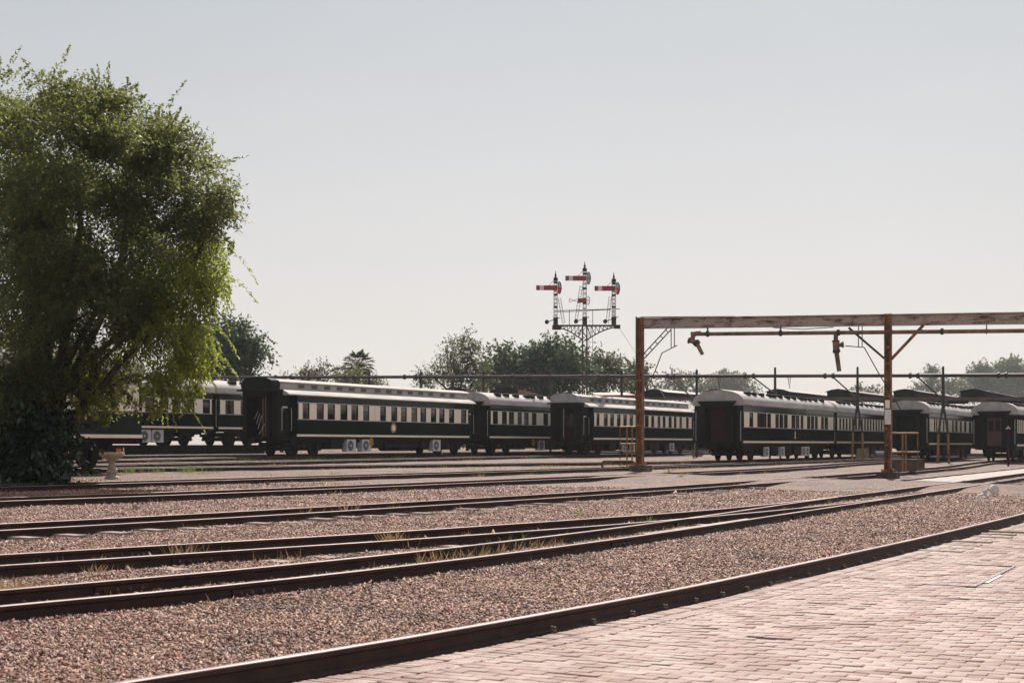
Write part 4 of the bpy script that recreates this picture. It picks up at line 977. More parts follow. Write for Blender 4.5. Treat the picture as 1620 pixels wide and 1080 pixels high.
def doll(px, ybot, ytop, arms, ladder):
    b_ = SPt(px, ybot); t_ = SPt(px, ytop); x = b_.x; hgt = t_.z - b_.z
    m = MB(); r = 0.11
    for sx in (-r, r):
        for sy in (-r, r): m.bar((x + sx, sy, b_.z), (x + sx, sy, t_.z), 0.06, 0.06, whitep)
    k = 11
    for i in range(k):
        z0 = b_.z + hgt * i / k; mat = sigblack if i % 3 == 1 else whitep
        m.box((x - r - 0.03, -r - 0.035, z0), (x + r + 0.03, r + 0.035, z0 + (0.14 if mat is sigblack else 0.10)), mat)
        s_ = 1 if i % 2 else -1; m.bar((x - r * s_, -r, z0), (x + r * s_, -r, z0 + hgt / k), 0.05, 0.03, whitep)
    m.box((x - r - 0.05, -r - 0.05, b_.z - 0.05), (x + r + 0.05, r + 0.05, b_.z + 0.48), sigblack); m.box((x - r - 0.04, -r - 0.04, t_.z - 0.1), (x + r + 0.04, r + 0.04, t_.z + 0.1), sigblack)
    d = m.build('doll_post', sg, 0)
    f = MB(); f.lathe([(0.06, 0.1), (0.10, 0.15), (0.045, 0.20), (0.085, 0.28), (0.04, 0.38), (0.012, 0.60)], (x, 0, t_.z), sigblack, 10); f.build('finial', d)
    for (y, small) in arms:
        c_ = SPt(px, y)
        am = MB()
        if not small:
            x0 = x - 1.36; am.box((x0, -0.36, c_.z - 0.17), (x0 + 0.25, -0.325, c_.z + 0.17), sigred); am.box((x0 + 0.25, -0.36, c_.z - 0.17), (x0 + 0.52, -0.325, c_.z + 0.17), whitep); am.box((x0 + 0.52, -0.36, c_.z - 0.17), (x + 0.1, -0.325, c_.z + 0.17), sigred)
            a_ = am.build('signal_arm', sg, 0)
            sp_ = MB(); zc = c_.z + 0.0; cx = x + 0.22
            arc = [(cx + 0.16 * math.cos(a), -0.34, zc + 0.42 * math.sin(a)) for a in np.linspace(-math.pi / 2, math.pi / 2, 13)]
            sp_.tube(arc, 0.04, sigblack, 6); sp_.bar((cx - 0.05, -0.34, zc - 0.42), (cx - 0.05, -0.34, zc + 0.42), 0.05, 0.05, sigblack); sp_.bar((cx - 0.1, -0.34, zc), (cx + 0.16, -0.34, zc), 0.05, 0.05, sigblack)
            sp_.build('spectacle', a_)
            def half(sgn, mat, nm):
                h = MB(); ps = [(cx - 0.04, zc + sgn * 0.025)] + [(cx - 0.02 + 0.145 * math.cos(a), zc + sgn * (0.03 + 0.36 * math.sin(a))) for a in np.linspace(0, math.pi / 2, 8)]
                vs = [(x_, -0.345, z_) for x_, z_ in ps] + [(x_, -0.330, z_) for x_, z_ in ps]; n_ = len(ps)
                h.add(vs, [tuple(range(n_)), tuple(range(2 * n_ - 1, n_ - 1, -1))] + [(i, n_ + i, n_ + (i + 1) % n_, (i + 1) % n_) for i in range(n_)], mat); h.build(nm, a_, 0)
            half(1, lens_green, 'green_lens'); half(-1, lens_red if px != 925 else lens_green, 'red_lens' if px != 925 else 'lower_lens')
            MB().bar((x, -0.2, c_.z + 0.62), (x - 0.48, -0.33, c_.z + 0.17), 0.025, 0.025, sigblack).build('arm_stay', a_, 0)
        else:
            am.box((x - 0.50, -0.36, c_.z - 0.16), (x + 0.1, -0.325, c_.z + 0.16), sigred); a_ = am.build('small_signal_arm', sg, 0)
            f2 = MB(); X0 = x - 1.08
            for p_, q_ in (((X0, c_.z - 0.13), (X0, c_.z + 0.13)), ((X0, c_.z + 0.13), (x - 0.78, c_.z)), ((X0, c_.z - 0.13), (x - 0.78, c_.z)), ((x - 0.78, c_.z), (x - 0.5, c_.z + 0.10)), ((x - 0.78, c_.z), (x - 0.5, c_.z - 0.10))):
                f2.bar((p_[0], -0.34, p_[1]), (q_[0], -0.34, q_[1]), 0.03, 0.03, sigblack)
            f2.tube([(x + 0.2 + 0.13 * math.cos(a), -0.34, c_.z + 0.3 * math.sin(a)) for a in np.linspace(-math.pi / 2, math.pi / 2, 11)], 0.025, sigblack, 6); f2.bar((x + 0.2, -0.34, c_.z - 0.3), (x + 0.2, -0.34, c_.z + 0.3), 0.025, 0.025, sigblack); f2.bar((x + 0.1, -0.34, c_.z), (x + 0.33, -0.34, c_.z), 0.025, 0.025, sigblack)
            f2.build('open_arm_tip', a_)
    lb = SPt(ladder[0], ladder[1]); lt = SPt(ladder[2], ladder[3]); m = MB()
    sx = 0.09
    for s_ in (-sx, sx): m.bar((lb.x + s_, 0.35, lb.z), (lt.x + s_, 0.2, lt.z), 0.03, 0.03, sigblack)
    for i in range(12): t2 = (i + 0.5) / 12; q = Vector((lb.x, 0.35, lb.z)).lerp(Vector((lt.x, 0.2, lt.z)), t2); m.bar((q.x - sx, q.y, q.z), (q.x + sx, q.y, q.z), 0.02, 0.02, sigblack)
    m.build('ladder', d, 0)
    cw = SPt(px - 14, ybot - 2); m = MB(); m.bar((x + 0.3, -0.3, b_.z + 0.45), (cw.x, -0.3, cw.z + 0.05), 0.05, 0.05, sigblack); m.tube([(cw.x, -0.42, cw.z + 0.05), (cw.x, -0.22, cw.z + 0.05)], 0.15, sigblack, 12); m.build('counterweight', d)
doll(879, 513, 442, [(456, 0)], (892, 511, 885, 471))
doll(925, 512, 427, [(441, 0), (476, 1)], (911, 511, 920, 451))
doll(971, 512, 444, [(457, 0)], (961, 511, 966, 468))
m = MB(); lx = SPt(935, 0).x
for s_ in (-0.13, 0.13): m.bar((lx + s_, 0.3, 0.2), (lx + s_, 0.3, zbk), 0.03, 0.03, sigblack)
for i in range(26): m.bar((lx - 0.13, 0.3, 0.4 + i * 0.36), (lx + 0.13, 0.3, 0.4 + i * 0.36), 0.02, 0.02, sigblack)
m.build('ladder', sg, 0)
m = MB()
gw = on_ground(1330, 650 + 100); m.tube([(dr.x - 0.1, 0, zbk - 0.1), SPt(1060, 605) + Vector((0, 3, -1.0))], 0.016, steelg, 4); m.build('stay_wire', sg)

# ------------------------------------------------------------------ platform shed with roof monitors behind the coaches
zsh = 128.0
q0 = at(690, 620, 152.0); q1 = at(1640, 622, 122.0)
sv = q1 - q0; Ls = Vector((sv.x, sv.y, 0)).length; sa = math.atan2(sv.y, sv.x)
sh = thing('platform_shed', 'long dark platform shed with curved roof monitors behind the right hand coaches', 'shed', (q0.x, q0.y, railtop(50) - 0.2), sa)
def shx(px):
    r = (px - CX) / F; d = Vector((math.cos(sa), math.sin(sa))); return (r * q0.y - q0.x) / (d.x - r * d.y)
def shz(px, py):
    x = shx(px); y = q0.y + math.sin(sa) * x; return CAM_Z + (HY - py) / F * y - sh.location.z
dep = 38.0
m = MB(); n = 24
xa = [(-4 + (Ls + 22) * i / n) for i in range(n + 1)]
xr0 = shx(1005)
ez = lambda x: 0.0 + (shz(1005, 628) + (shz(1620, 628) - shz(1005, 628)) * (x - xr0) / (shx(1620) - xr0))
m.add([(xr0 - 1, -0.4, ez(xr0 - 1)), (Ls + 20, -0.4, ez(Ls + 20)), (Ls + 20, dep, ez(Ls + 20) + 0.5), (xr0 - 1, dep, ez(xr0 - 1) + 0.5)], [(0, 1, 2, 3)], shedroof)
m.build('roof', sh, 0)
m = MB(); x0 = xr0 - 1; x1 = Ls + 20
m.add([(x0, -0.4, ez(x0) - 0.003), (x1, -0.4, ez(x1) - 0.003), (x1, -0.4, ez(x1) - 0.32), (x0, -0.4, ez(x0) - 0.32), (x0, -0.3, ez(x0) - 0.003), (x1, -0.3, ez(x1) - 0.003), (x1, -0.3, ez(x1) - 0.32), (x0, -0.3, ez(x0) - 0.32)], [(3, 2, 1, 0), (4, 5, 6, 7), (0, 1, 5, 4), (2, 3, 7, 6), (1, 2, 6, 5), (0, 4, 7, 3)], shedroof)
m.build('fascia', sh, 0)
m = MB(); m.box((x0 + 0.2, 0.6, 0), (x1, 0.8, ez(x1) - 0.34), sheddark); m.build('back_wall', sh, 0)
for i, px in enumerate((1021, 1118, 1215, 1310, 1415, 1521)):
    x = shx(px); z0 = ez(x) + 0.02; zt_ = shz(px + 12, 615.0); hw = 1.0
    # monitor runs along the track direction, seen receding to the right
    ang = RZ - sa; d = Vector((math.cos(ang), math.sin(ang), 0)); nn = Vector((-d.y, d.x, 0))
    prof = [(-hw, 0.0), (-hw, 0.42), (-hw - 0.25, 0.45), (-hw * 0.6, zt_ - z0 - 0.08), (0, zt_ - z0), (hw * 0.6, zt_ - z0 - 0.08), (hw + 0.25, 0.45), (hw, 0.42), (hw, 0.0)]
    o_ = Vector((x + hw, -0.3, z0)); k = len(prof); vs = []
    for tt in (0.0, 26.0):
        for a, zz in prof: vs.append(o_ + d * tt + nn * a + Vector((0, 0, zz)))
    m = MB(); fcs = [(j, (j + 1) % k, k + (j + 1) % k, k + j) for j in range(k)]
    m.add(vs, [fcs[j] for j in (2, 3, 4, 5)], shedlight); m.add(vs, [fcs[j] for j in (0, 1, 6, 7)], sheddark); m.add(vs, [tuple(range(k))[::-1], tuple(range(k, 2 * k))], sheddark)
    m.build('roof_monitor', sh, 30)
for i in range(9):
    x = x0 + 1 + i * (x1 - x0 - 2) / 8; MB().box((x - 0.12, -0.3, 0), (x + 0.12, -0.05, ez(x) - 0.33), sheddark).build('column', sh, 0)
# smaller roofs behind the middle coaches
def low_roof(label, px0, px1, ytop, ybot, z, mat, arc):
    a, b_ = at(px0, ybot, z), at(px1, ybot, z); w_ = b_.x - a.x; gz_ = railtop(58) - 0.2
    t = thing('station_canopy', label, 'canopy', (a.x, z, gz_)); h = a.z - gz_; ht = at(px0, ytop, z).z - gz_
    m = MB()
    if arc:
        pr = [(-0.4, h), (-0.2, h + (ht - h) * 0.6), (0.5, ht), (1.4, ht - 0.02), (2.2, ht - 0.12)]
        vs = [(x_, 0, z_) for x_, z_ in pr] + [(x_ + w_ - 2.2, 14, z_ - 0.2) for x_, z_ in pr]
        m.add(vs, [(i, i + 1, 6 + i, 5 + i) for i in range(4)], mat); m.add([(x_, 0.0, z_) for x_, z_ in pr] + [(2.2, 0.0, h), ], [(0, 1, 2, 3, 4, 5)], sheddark)
    else:
        m.add([(0, 0, h), (w_, 0, h), (w_ - 0.5, 6, ht), (-0.3, 6, ht), (0, 0, h - 0.25), (w_, 0, h - 0.25)], [(0, 1, 2, 3), (4, 5, 1, 0)], mat)
    m.build('roof', t, 20)
    MB().box((0.0, 0.3, 0), (w_, 5.5, h - 0.26), sheddark).build('wall', t, 0)
low_roof('small curved canopy roof above the coach behind the clerestory one, right of centre', 783, 866, 612.5, 622, 135, shedlight, True)
low_roof('small curved canopy roof peeking over the far end of the long clerestory coach', 702, 768, 613, 623, 140, shedlight, True)
low_roof('low red roofed canopy just left of the left gantry post', 945, 1006, 617, 624.5, 130, redroof, False)

# ------------------------------------------------------------------ vegetation
def leaf_cloud(name, cen, dirs, nor, ln, wd, mat, parent):
    """diamond leaves: centre, long axis, normal, per-leaf length and width arrays"""
    side = np.cross(dirs, nor); side /= np.linalg.norm(side, axis=1)[:, None] + 1e-9
    a = dirs * (ln * 0.5)[:, None]; s_ = side * (wd * 0.5)[:, None]; up = np.cross(side, dirs) * (wd * 0.18)[:, None]
    V = np.stack([cen - a, cen - a * 0.1 + s_ + up, cen + a, cen - a * 0.1 - s_ + up], 1).reshape(-1, 3)
    n_ = len(cen); Fc_ = np.arange(n_ * 4).reshape(n_, 4)
    return link(name, np_mesh(name, V, Fc_, mat), parent)
def unit(n): v = rng.normal(size=(n, 3)); return v / np.linalg.norm(v, axis=1)[:, None]

def crown_leaves(clumps, per_m3, ln, wd, droop=0.0, shell=0.55, maxn=140000, tuft=0.0, up=0.0):
    """clumps: (centre, radii). Each is broken into tufts, each tuft into short leafy sprays"""
    cs, ds, ns_ = [], [], []
    for c_, r_ in clumps:
        c_ = np.array(c_); r_ = np.array(r_); tr_ = tuft or r_[0] * 0.42
        nt_ = max(4, int(2.3 * (r_[0] * r_[1] * r_[2]) / tr_ ** 3 * 0.42))
        d = unit(nt_); rad = shell + (1.0 - shell) * rng.random(nt_) ** 0.55
        f_ = 1.0 + 0.22 * rng.normal(size=nt_)
        tc = c_ + d * r_ * (rad * f_)[:, None]
        for t_c, dd in zip(tc, d):
            rr = tr_ * rng.uniform(0.55, 1.25); k = max(3, int(4.19 * rr ** 3 * per_m3 / 9))
            e = unit(k); b_ = t_c + e * (rr * rng.random(k) ** 0.5)[:, None] * np.array([1, 1, 0.7])
            sd_ = e * 0.6 + dd * 0.5 + unit(k) * 0.6; sd_[:, 2] += up - droop * (0.3 + rng.random(k)); sd_ /= np.linalg.norm(sd_, axis=1)[:, None]
            L_ = ln * rng.uniform(3.0, 5.5)
            for j in range(9):
                t_ = (j / 8.0) * L_
                q = b_ + sd_ * t_ + unit(k) * ln * 0.5; q[:, 2] -= droop * (t_ ** 2) * 0.9
                ld = sd_ * 0.7 + unit(k) * 0.8; ld[:, 2] -= droop * 0.6; ld /= np.linalg.norm(ld, axis=1)[:, None]
                cs.append(q); ds.append(ld); nn_ = unit(k); nn_[:, 2] = np.abs(nn_[:, 2]) + 0.4; ns_.append(nn_)
    cs, ds, ns_ = np.concatenate(cs), np.concatenate(ds), np.concatenate(ns_)
    if len(cs) > maxn: s_ = rng.permutation(len(cs))[:maxn]; cs, ds, ns_ = cs[s_], ds[s_], ns_[s_]
    m_ = len(cs); l_ = ln * (0.7 + 0.6 * rng.random(m_)); w_ = wd * (0.7 + 0.6 * rng.random(m_))
    return cs, ds, ns_, l_, w_
def limb(m, a, b_, r0, r1, bend=0.15, n=6, mat=bark):
    a, b_ = Vector(a), Vector(b_); L_ = (b_ - a).length; pts = []
    o1 = Vector((rnd.uniform(-1, 1), rnd.uniform(-1, 1), rnd.uniform(-0.3, 0.8))) * bend * L_
    for i in range(n + 1):
        t_ = i / n; pts.append(a.lerp(b_, t_) + o1 * math.sin(math.pi * t_) + Vector((rnd.uniform(-1, 1), rnd.uniform(-1, 1), 0)) * 0.015 * L_)
    m.tube(pts, [r0 + (r1 - r0) * i / n for i in range(n + 1)], mat, 7); return pts

# the big tree at the left
tb_ = on_ground(62, 768); zt0 = tb_.y
big = thing('leafy_tree', 'big feathery green tree standing over the rails at the left edge', 'tree', tb_)
def loc(px, py, dy=0.0): return at(px, py, zt0 + dy) - tb_
cl = [(2, 150, 54, 0.5), (302, 278, 40, 0.3), (292, 325, 42, -0.4), (10, 215, 66, 0.9), (30, 300, 60, 0.4), (45, 590, 36, -0.6), (105, 575, 30, 0.3), (65, 146, 50, -0.5), (120, 190, 50, 0.6), (160, 172, 38, -0.4), (205, 180, 42, 0.2), (248, 212, 38, 0.0), (276, 232, 26, 0.4), (20, 400, 70, -1.2), (110, 410, 70, 1.0), (180, 480, 62, -0.9), (100, 500, 66, -0.8), (30, 500, 70, 0.6), (200, 400, 60, 0.6), (250, 520, 46, -0.8), (280, 410, 46, 0.4),  (100, 235, 78, 1.2), (185, 255, 70, -0.8), (255, 280, 52, 0.9), (15, 260, 85, -1.0),
      (60, 350, 92, -1.4), (160, 350, 80, 0.8), (235, 355, 64, -0.9), (300, 370, 48, 0.5), (345, 335, 30, -0.3), (362, 320, 15, 0.1), (350, 385, 30, 0.6), (312, 430, 46, -0.6), (345, 440, 20, 0.0), (240, 450, 66, 0.9), (150, 450, 84, -1.0), (45, 450, 88, 0.8),
      (290, 500, 44, -0.5), (215, 535, 46, 0.6), (305, 555, 32, 0.1), (265, 575, 30, -0.6), (130, 530, 42, -0.6), (60, 525, 46, 0.6), (0, 530, 50, 0.0), (240, 598, 20, -0.3), (160, 585, 26, 0.6), (325, 520, 22, 0.3), (110, 595, 20, 0.2), (60, 610, 28, -0.3), (20, 620, 36, -0.8)]
k = zt0 / F
clumps = []; lowc = []
for px, py, r_, dy in cl:
    px, py = px - max(0, px - 230) * 0.16, py + max(0, 330 - py) * 0.06
    c_ = loc(px, py, dy * 1.6); (lowc if px > 215 and py > 370 else clumps).append((tuple(c_), (r_ * k * 0.86, r_ * k * 1.05, r_ * k * 0.80)))
m = MB(); fork = loc(80, 640)
limb(m, (0, 0, -0.3), fork, 0.34, 0.24, 0.05); ends = [(20, 300, 0.15, 0), (120, 240, 0.15, 1), (200, 300, 0.12, -1), (250, 380, 0.11, 0.7), (150, 420, 0.13, -1.2), (300, 470, 0.08, 0.4), (40, 430, 0.13, 1.5), (340, 350, 0.06, 0)]
for px, py, r_, dy in ends:
    pts = limb(m, fork, loc(px, py, dy), r_, 0.035, 0.10)
    for j in (3, 4, 5): limb(m, pts[j], pts[j] + Vector((rnd.uniform(-1.2, 1.6), rnd.uniform(-1, 1), rnd.uniform(0.2, 1.5))), 0.045, 0.01, 0.15, 4)
# low leaning limbs in front of the coach
pts = limb(m, loc(100, 690), loc(245, 520, -0.6), 0.13, 0.05, 0.04); limb(m, pts[4], loc(310, 440, -0.6), 0.05, 0.012)
limb(m, loc(92, 700), loc(165, 560, 0.3), 0.10, 0.03, 0.05); limb(m, loc(85, 700), loc(110, 520, 0.5), 0.10, 0.03, 0.05); limb(m, loc(175, 610), loc(225, 590), 0.03, 0.01)
m.build('trunk', big)
A1 = crown_leaves(clumps, 1550, 0.112, 0.046, droop=0.35, shell=0.30, maxn=400000, tuft=0.50, up=0.15)
A2 = crown_leaves(lowc, 1500, 0.105, 0.042, droop=1.0, shell=0.25, maxn=200000, tuft=0.40, up=0.1)
def twigs(cl_, n_, per, droop):
    cs, ds, nn_ = [], [], []
    for _ in range(n_):
        c_, r_ = cl_[rng.integers(len(cl_))]; d = unit(1)[0]; d[2] = abs(d[2]) * (0.9 if droop < 0.5 else 0.2) + (0.25 if droop < 0.5 else -0.1); d[0] = abs(d[0]) * 0.7 + d[0] * 0.5; d /= np.linalg.norm(d)
        q = np.array(c_) + d * np.array(r_) * (rng.uniform(0.75, 1.15) if droop < 0.5 else rng.uniform(0.5, 0.95)); L_ = rng.uniform(0.4, 0.95) if droop < 0.5 else rng.uniform(0.35, 0.95); v = d + unit(1)[0] * 0.5
        for j in range(per):
            t_ = j / per; v2 = v + np.array([0, 0, -droop * 1.5 * t_]); p_ = q + v2 * L_ * t_ + unit(1)[0] * 0.10 * (1.1 - t_); cs.append(p_); e = v2 * 0.8 + unit(1)[0] * 0.9; e[2] -= 0.3 * droop; ds.append(e / np.linalg.norm(e)); nn_.append(unit(1)[0])
    m_ = len(cs); return np.array(cs), np.array(ds), np.array(nn_), 0.11 * (0.6 + 0.7 * rng.random(m_)), 0.044 * (0.6 + 0.7 * rng.random(m_))
T1_ = twigs(clumps[:18], 210, 40, 0.12); T2_ = twigs(lowc, 170, 46, 0.75)
A1 = [np.concatenate(q) for q in zip(A1, T1_)]; A2 = [np.concatenate(q) for q in zip(A2, T2_)]
leaf_cloud('crown', *A1, leaf_main, big); leaf_cloud('hanging_foliage', *A2, leaf_bright, big)
# thin hanging sprays over the coach
cs, ds, nn_ = [], [], []
for px, py, ln_ in ((255, 640, 26), (275, 652, 30), (288, 655, 30), (298, 650, 40), (247, 655, 22), (140, 650, 30), (160, 660, 22), (178, 650, 18), (200, 640, 24), (225, 636, 28), (320, 600, 22), (335, 580, 24), (120, 660, 24), (70, 600, 40), (105, 615, 36), (40, 610, 44), (130, 610, 30), (310, 625, 18), (238, 662, 20), (165, 672, 10), (148, 640, 40), (186, 630, 34), (212, 650, 20), (330, 560, 40), (340, 470, 40), (352, 440, 30), (362, 400, 26), (335, 500, 30)):
    a = loc(px - 5, py - ln_, -0.5); b_ = loc(px, py, -0.5)
    for j in range(26):
        t_ = j / 25; q = a.lerp(b_, t_) + Vector((math.sin(t_ * 3) * 0.10, 0, 0)); 
        for _ in range(3): cs.append(q + Vector(rng.normal(size=3)) * 0.05); d_ = Vector(rng.normal(size=3)) * 0.6 + Vector((0, 0, -0.7)); ds.append(d_.normalized()); nn_.append(Vector(rng.normal(size=3)).normalized())
cs, ds, nn_ = np.array(cs), np.array(ds), np.array(nn_); o_ = np.ones(len(cs))
leaf_cloud('hanging_sprays', cs, ds, nn_, o_ * 0.11, o_ * 0.05, leaf_bright, big)

# dark glossy shrub at its foot
sb = on_ground(42, 770); bush = thing('glossy_shrub', 'dark glossy big-leaved shrub at the foot of the big tree', 'shrub', sb)
kk = sb.y / F
def locb(px, py, dy=0.0): return at(px, py, sb.y + dy) - sb
clb = [(10, 700, 45, 0), (50, 690, 40, -0.3), (75, 710, 30, 0.2), (30, 738, 34, -0.4), (68, 742, 24, -0.3), (0, 650, 40, 0.3), (40, 655, 32, 0.2), (62, 650, 24, 0), (86, 690, 16, 0), (60, 725, 30, -0.6), (10, 745, 30, -0.5)]
cs, ds, nn_, l_, w_ = crown_leaves([(tuple(locb(px, py, dy)), (r_ * kk, r_ * kk, r_ * kk)) for px, py, r_, dy in clb], 900, 0.22, 0.10, droop=0.4, shell=0.2, maxn=60000)
leaf_cloud('foliage', cs, ds, nn_, l_, w_, leaf_glossy, bush)
m = MB()
for px, py in ((10, 690), (50, 690), (75, 700)): limb(m, (rnd.uniform(-0.3, 0.3), 0, -0.1), locb(px, py), 0.05, 0.02)
m.build('stem', bush)
# big lobed fronds
fr = MB()
def lobed(m, base, tip, w_, mat):
    base, tip = Vector(base), Vector(tip); d = tip - base; s_ = d.cross(Vector((0, 1, 0.25))).normalized()
    m.tube([base, tip], 0.012, mat, 4)
    for i in range(7):
        t_ = 0.12 + i * 0.125; q = base + d * t_; ww = w_ * math.sin(math.pi * min(0.98, t_ * 0.85 + 0.12))
        for sg_ in (-1, 1):
            e = q + s_ * sg_ * ww + d * 0.10 + Vector((0, -0.05, -0.12 * ww / w_ * w_)); h = d.normalized() * (d.length * 0.045)
            m.add([q - h, e - h * 0.4, e + h * 0.5, q + h], [(0, 1, 2, 3)], mat)
for a, b_ in (((6, 470), (22, 492)), ((2, 672), (28, 700)), ((0, 640), (16, 668)), ((52, 700), (70, 726)), ((72, 700), (98, 716)), ((86, 676), (106, 700)), ((30, 712), (44, 742)), ((2, 590), (16, 620))):
    lobed(fr, locb(a[0], a[1], -0.6), locb(b_[0], b_[1], -1.0), 0.15, leaf_glossy)
fr.build('fronds', bush, 0)

# background trees
def bg_tree(name, label, z, cl, mat, ln, dens, trunk_px, group='trees beyond the yard', droop=0.1, shell=0.35, extra=None, maxn=22000):
    gz_ = railtop(58) - 0.3; base = Vector(((trunk_px - CX) / F * z, z, gz_))
    t = thing(name, label, 'tree', base, group=group); k_ = z / F; cc = []
    for px, py, r_ in cl:
        c_ = at(px, py, z + rnd.uniform(-1, 1) * r_ * k_ * 0.7) - base; cc.append((tuple(c_), (r_ * k_, r_ * k_, r_ * k_ * 0.85)))
    cs, ds, nn_, l_, w_ = crown_leaves(cc, dens * 5.5, ln * 1.1, ln * 0.68, droop, shell, maxn * 2)
    leaf_cloud('crown', cs, ds, nn_, l_, w_, mat, t)
    if extra:
        cc = [(tuple(at(px, py, z - 1.5) - base), (r_ * k_, r_ * k_, r_ * k_ * 0.8)) for px, py, r_ in extra[0]]
        leaf_cloud('light_foliage', *crown_leaves(cc, dens * 5.5, ln * 1.1, ln * 0.68, droop, shell, maxn * 2), extra[1], t)
    m = MB(); c0 = Vector(cc[0][0]); cx = sum((Vector(c_) for c_, _ in cc), Vector()) / len(cc)
    pts = limb(m, (0, 0, -0.3), (cx.x * 0.4, 0, cx.z * 0.75), 0.30, 0.16, 0.04)
    for c_, r_ in cc[:8]: limb(m, pts[4], c_, 0.11, 0.03, 0.12)
    m.build('trunk', t); return t
bg_tree('broadleaf_tree', 'dark rounded tree just right of the big leafy tree', 135, [(350, 542, 27), (375, 532, 14), (392, 562, 20), (408, 550, 12), (370, 580, 25), (400, 585, 12), (340, 575, 30), (360, 515, 10)], leaf_dark, 0.34, 42, 365)
bg_tree('sparse_tree', 'low sparse olive tree left of the palm', 140, [(490, 586, 12), (510, 584, 13), (475, 588, 9), (530, 588, 11), (455, 600, 8), (500, 602, 14), (525, 606, 14), (478, 606, 10)], leaf_mid, 0.20, 30, 500, shell=0.15)
bg_tree('bushy_tree', 'yellow green bushy tree in front of the palm', 132, [(555, 597, 14), (575, 602, 14), (545, 606, 12), (592, 608, 12), (603, 612, 8)], leaf_yel, 0.20, 110, 570, droop=0.3)
bg_tree('airy_tree', 'tall airy olive tree with sky showing through, left of the signal', 150, [(728, 545, 18), (745, 560, 22), (712, 565, 20), (700, 585, 20), (755, 580, 20), (725, 585, 22), (688, 600, 18), (672, 590, 10), (735, 610, 20), (760, 605, 20), (668, 606, 9), (735, 535, 10)], leaf_mid, 0.22, 19, 725, shell=0.1)
bg_tree('spreading_tree', 'big dark spreading tree directly behind the signal mast', 175, [(882, 556, 18), (904, 552, 12), (856, 562, 15), (868, 548, 9), (830, 565, 18), (812, 572, 14), (800, 590, 20), (780, 580, 16), (840, 590, 24), (880, 580, 26), (910, 575, 20), (865, 610, 22), (900, 605, 22), (820, 610, 22), (925, 585, 16), (795, 560, 10), (770, 597, 12)], leaf_dark, 0.42, 20, 865, shell=0.3, maxn=30000, extra=([(775, 600, 16), (790, 612, 14), (812, 580, 9)], leaf_mid))
bg_tree('rounded_tree', 'mid green rounded tree right of the signal mast', 185, [(950, 580, 16), (970, 585, 14), (940, 600, 18), (965, 605, 18), (985, 590, 10), (935, 575, 8)], leaf_mid, 0.40, 24, 955)
bg_tree('small_tree', 'small dark tree seen past the left gantry post', 190, [(1000, 592, 10), (1010, 600, 12), (1020, 590, 7), (1002, 608, 12), (1001, 580, 4)], leaf_dark, 0.36, 30, 1005)
bg_tree('hazy_tree', 'pale hazy tree rising behind the gantry coach roof', 640, [(1150, 605, 18), (1150, 594, 8), (1128, 610, 15), (1170, 608, 14), (1185, 612, 8), (1145, 615, 18), (1160, 600, 12)], leaf_mid, 1.05, 0.9, 1150, maxn=16000)
bg_tree('low_tree', 'low hazy tree left of the gantry coach roof', 430, [(1065, 602, 12), (1082, 605, 12), (1052, 608, 9), (1100, 611, 14), (1075, 613, 13)], leaf_mid, 0.8, 2.4, 1075)
bg_tree('hazy_grove_tree', 'tall pale hazy tree at the right edge of the skyline', 640, [(1560, 590, 16), (1580, 592, 20), (1605, 596, 22), (1555, 603, 18), (1600, 585, 14), (1625, 588, 18), (1540, 612, 18), (1580, 612, 22), (1612, 612, 22), (1640, 600, 26), (1550, 582, 8)], leaf_mid, 1.1, 0.8, 1585, maxn=24000)
bg_tree('slim_hazy_tree', 'slim hazy tree left of the tall pale skyline tree', 600, [(1476, 592, 8), (1480, 605, 12), (1465, 610, 10), (1455, 613, 7), (1500, 608, 13), (1515, 612, 14), (1490, 615, 12), (1475, 584, 4)], leaf_mid, 0.9, 1.2, 1478, shell=0.15)
bg_tree('far_tree', 'faint far tree over the shed roof between two monitors', 560, [(1370, 618, 9), (1385, 619, 9), (1355, 620, 7)], leaf_mid, 0.9, 1.4, 1372)

# fan palm
zp_ = 146.0; pb = at(567, 640, zp_); gz_ = railtop(58) - 0.3; palm = thing('fan_palm', 'fan palm standing above the bushy tree', 'tree', (pb.x, zp_, gz_), group='trees beyond the yard')
hz_ = at(567, 578, zp_).z - gz_; m = MB(); m.tube([(0, 0, -0.2), (0.05, 0, hz_ * 0.5), (0, 0, hz_)], [0.26, 0.2, 0.17], bark, 10); m.build('trunk', palm)
fr = MB()
pr_ = random.Random(3)
for i in range(48):
    az = i * 2.399; el = math.asin(-0.62 + 1.6 * (i + 0.5) / 48) if -0.62 + 1.6 * (i + 0.5) / 48 < 1 else 1.4; L_ = pr_.uniform(0.85, 1.2)
    d = Vector((math.cos(az) * math.cos(el), math.sin(az) * math.cos(el), math.sin(el))); b0 = Vector((0, 0, hz_)); hub = b0 + d * L_
    fr.tube([b0, hub], 0.025, bark, 4); s_ = d.cross(Vector((0, 0, 1))); s_ = s_.normalized() if s_.length > 0.1 else Vector((1, 0, 0))
    for j in range(15):
        a = (j - 7) / 7 * 1.05; q = (d * math.cos(a) + s_ * math.sin(a)).normalized(); tip = hub + q * 0.95 * (1 - 0.18 * abs(a)) + Vector((0, 0, -0.22)); mid = hub + q * 0.5; w_ = q.cross(Vector((0.3, 0.2, 1))).normalized() * 0.075
        fr.add([hub, mid + w_, tip, mid - w_], [(0, 1, 2, 3)], leaf_dark)
fr.build('fronds', palm, 0)

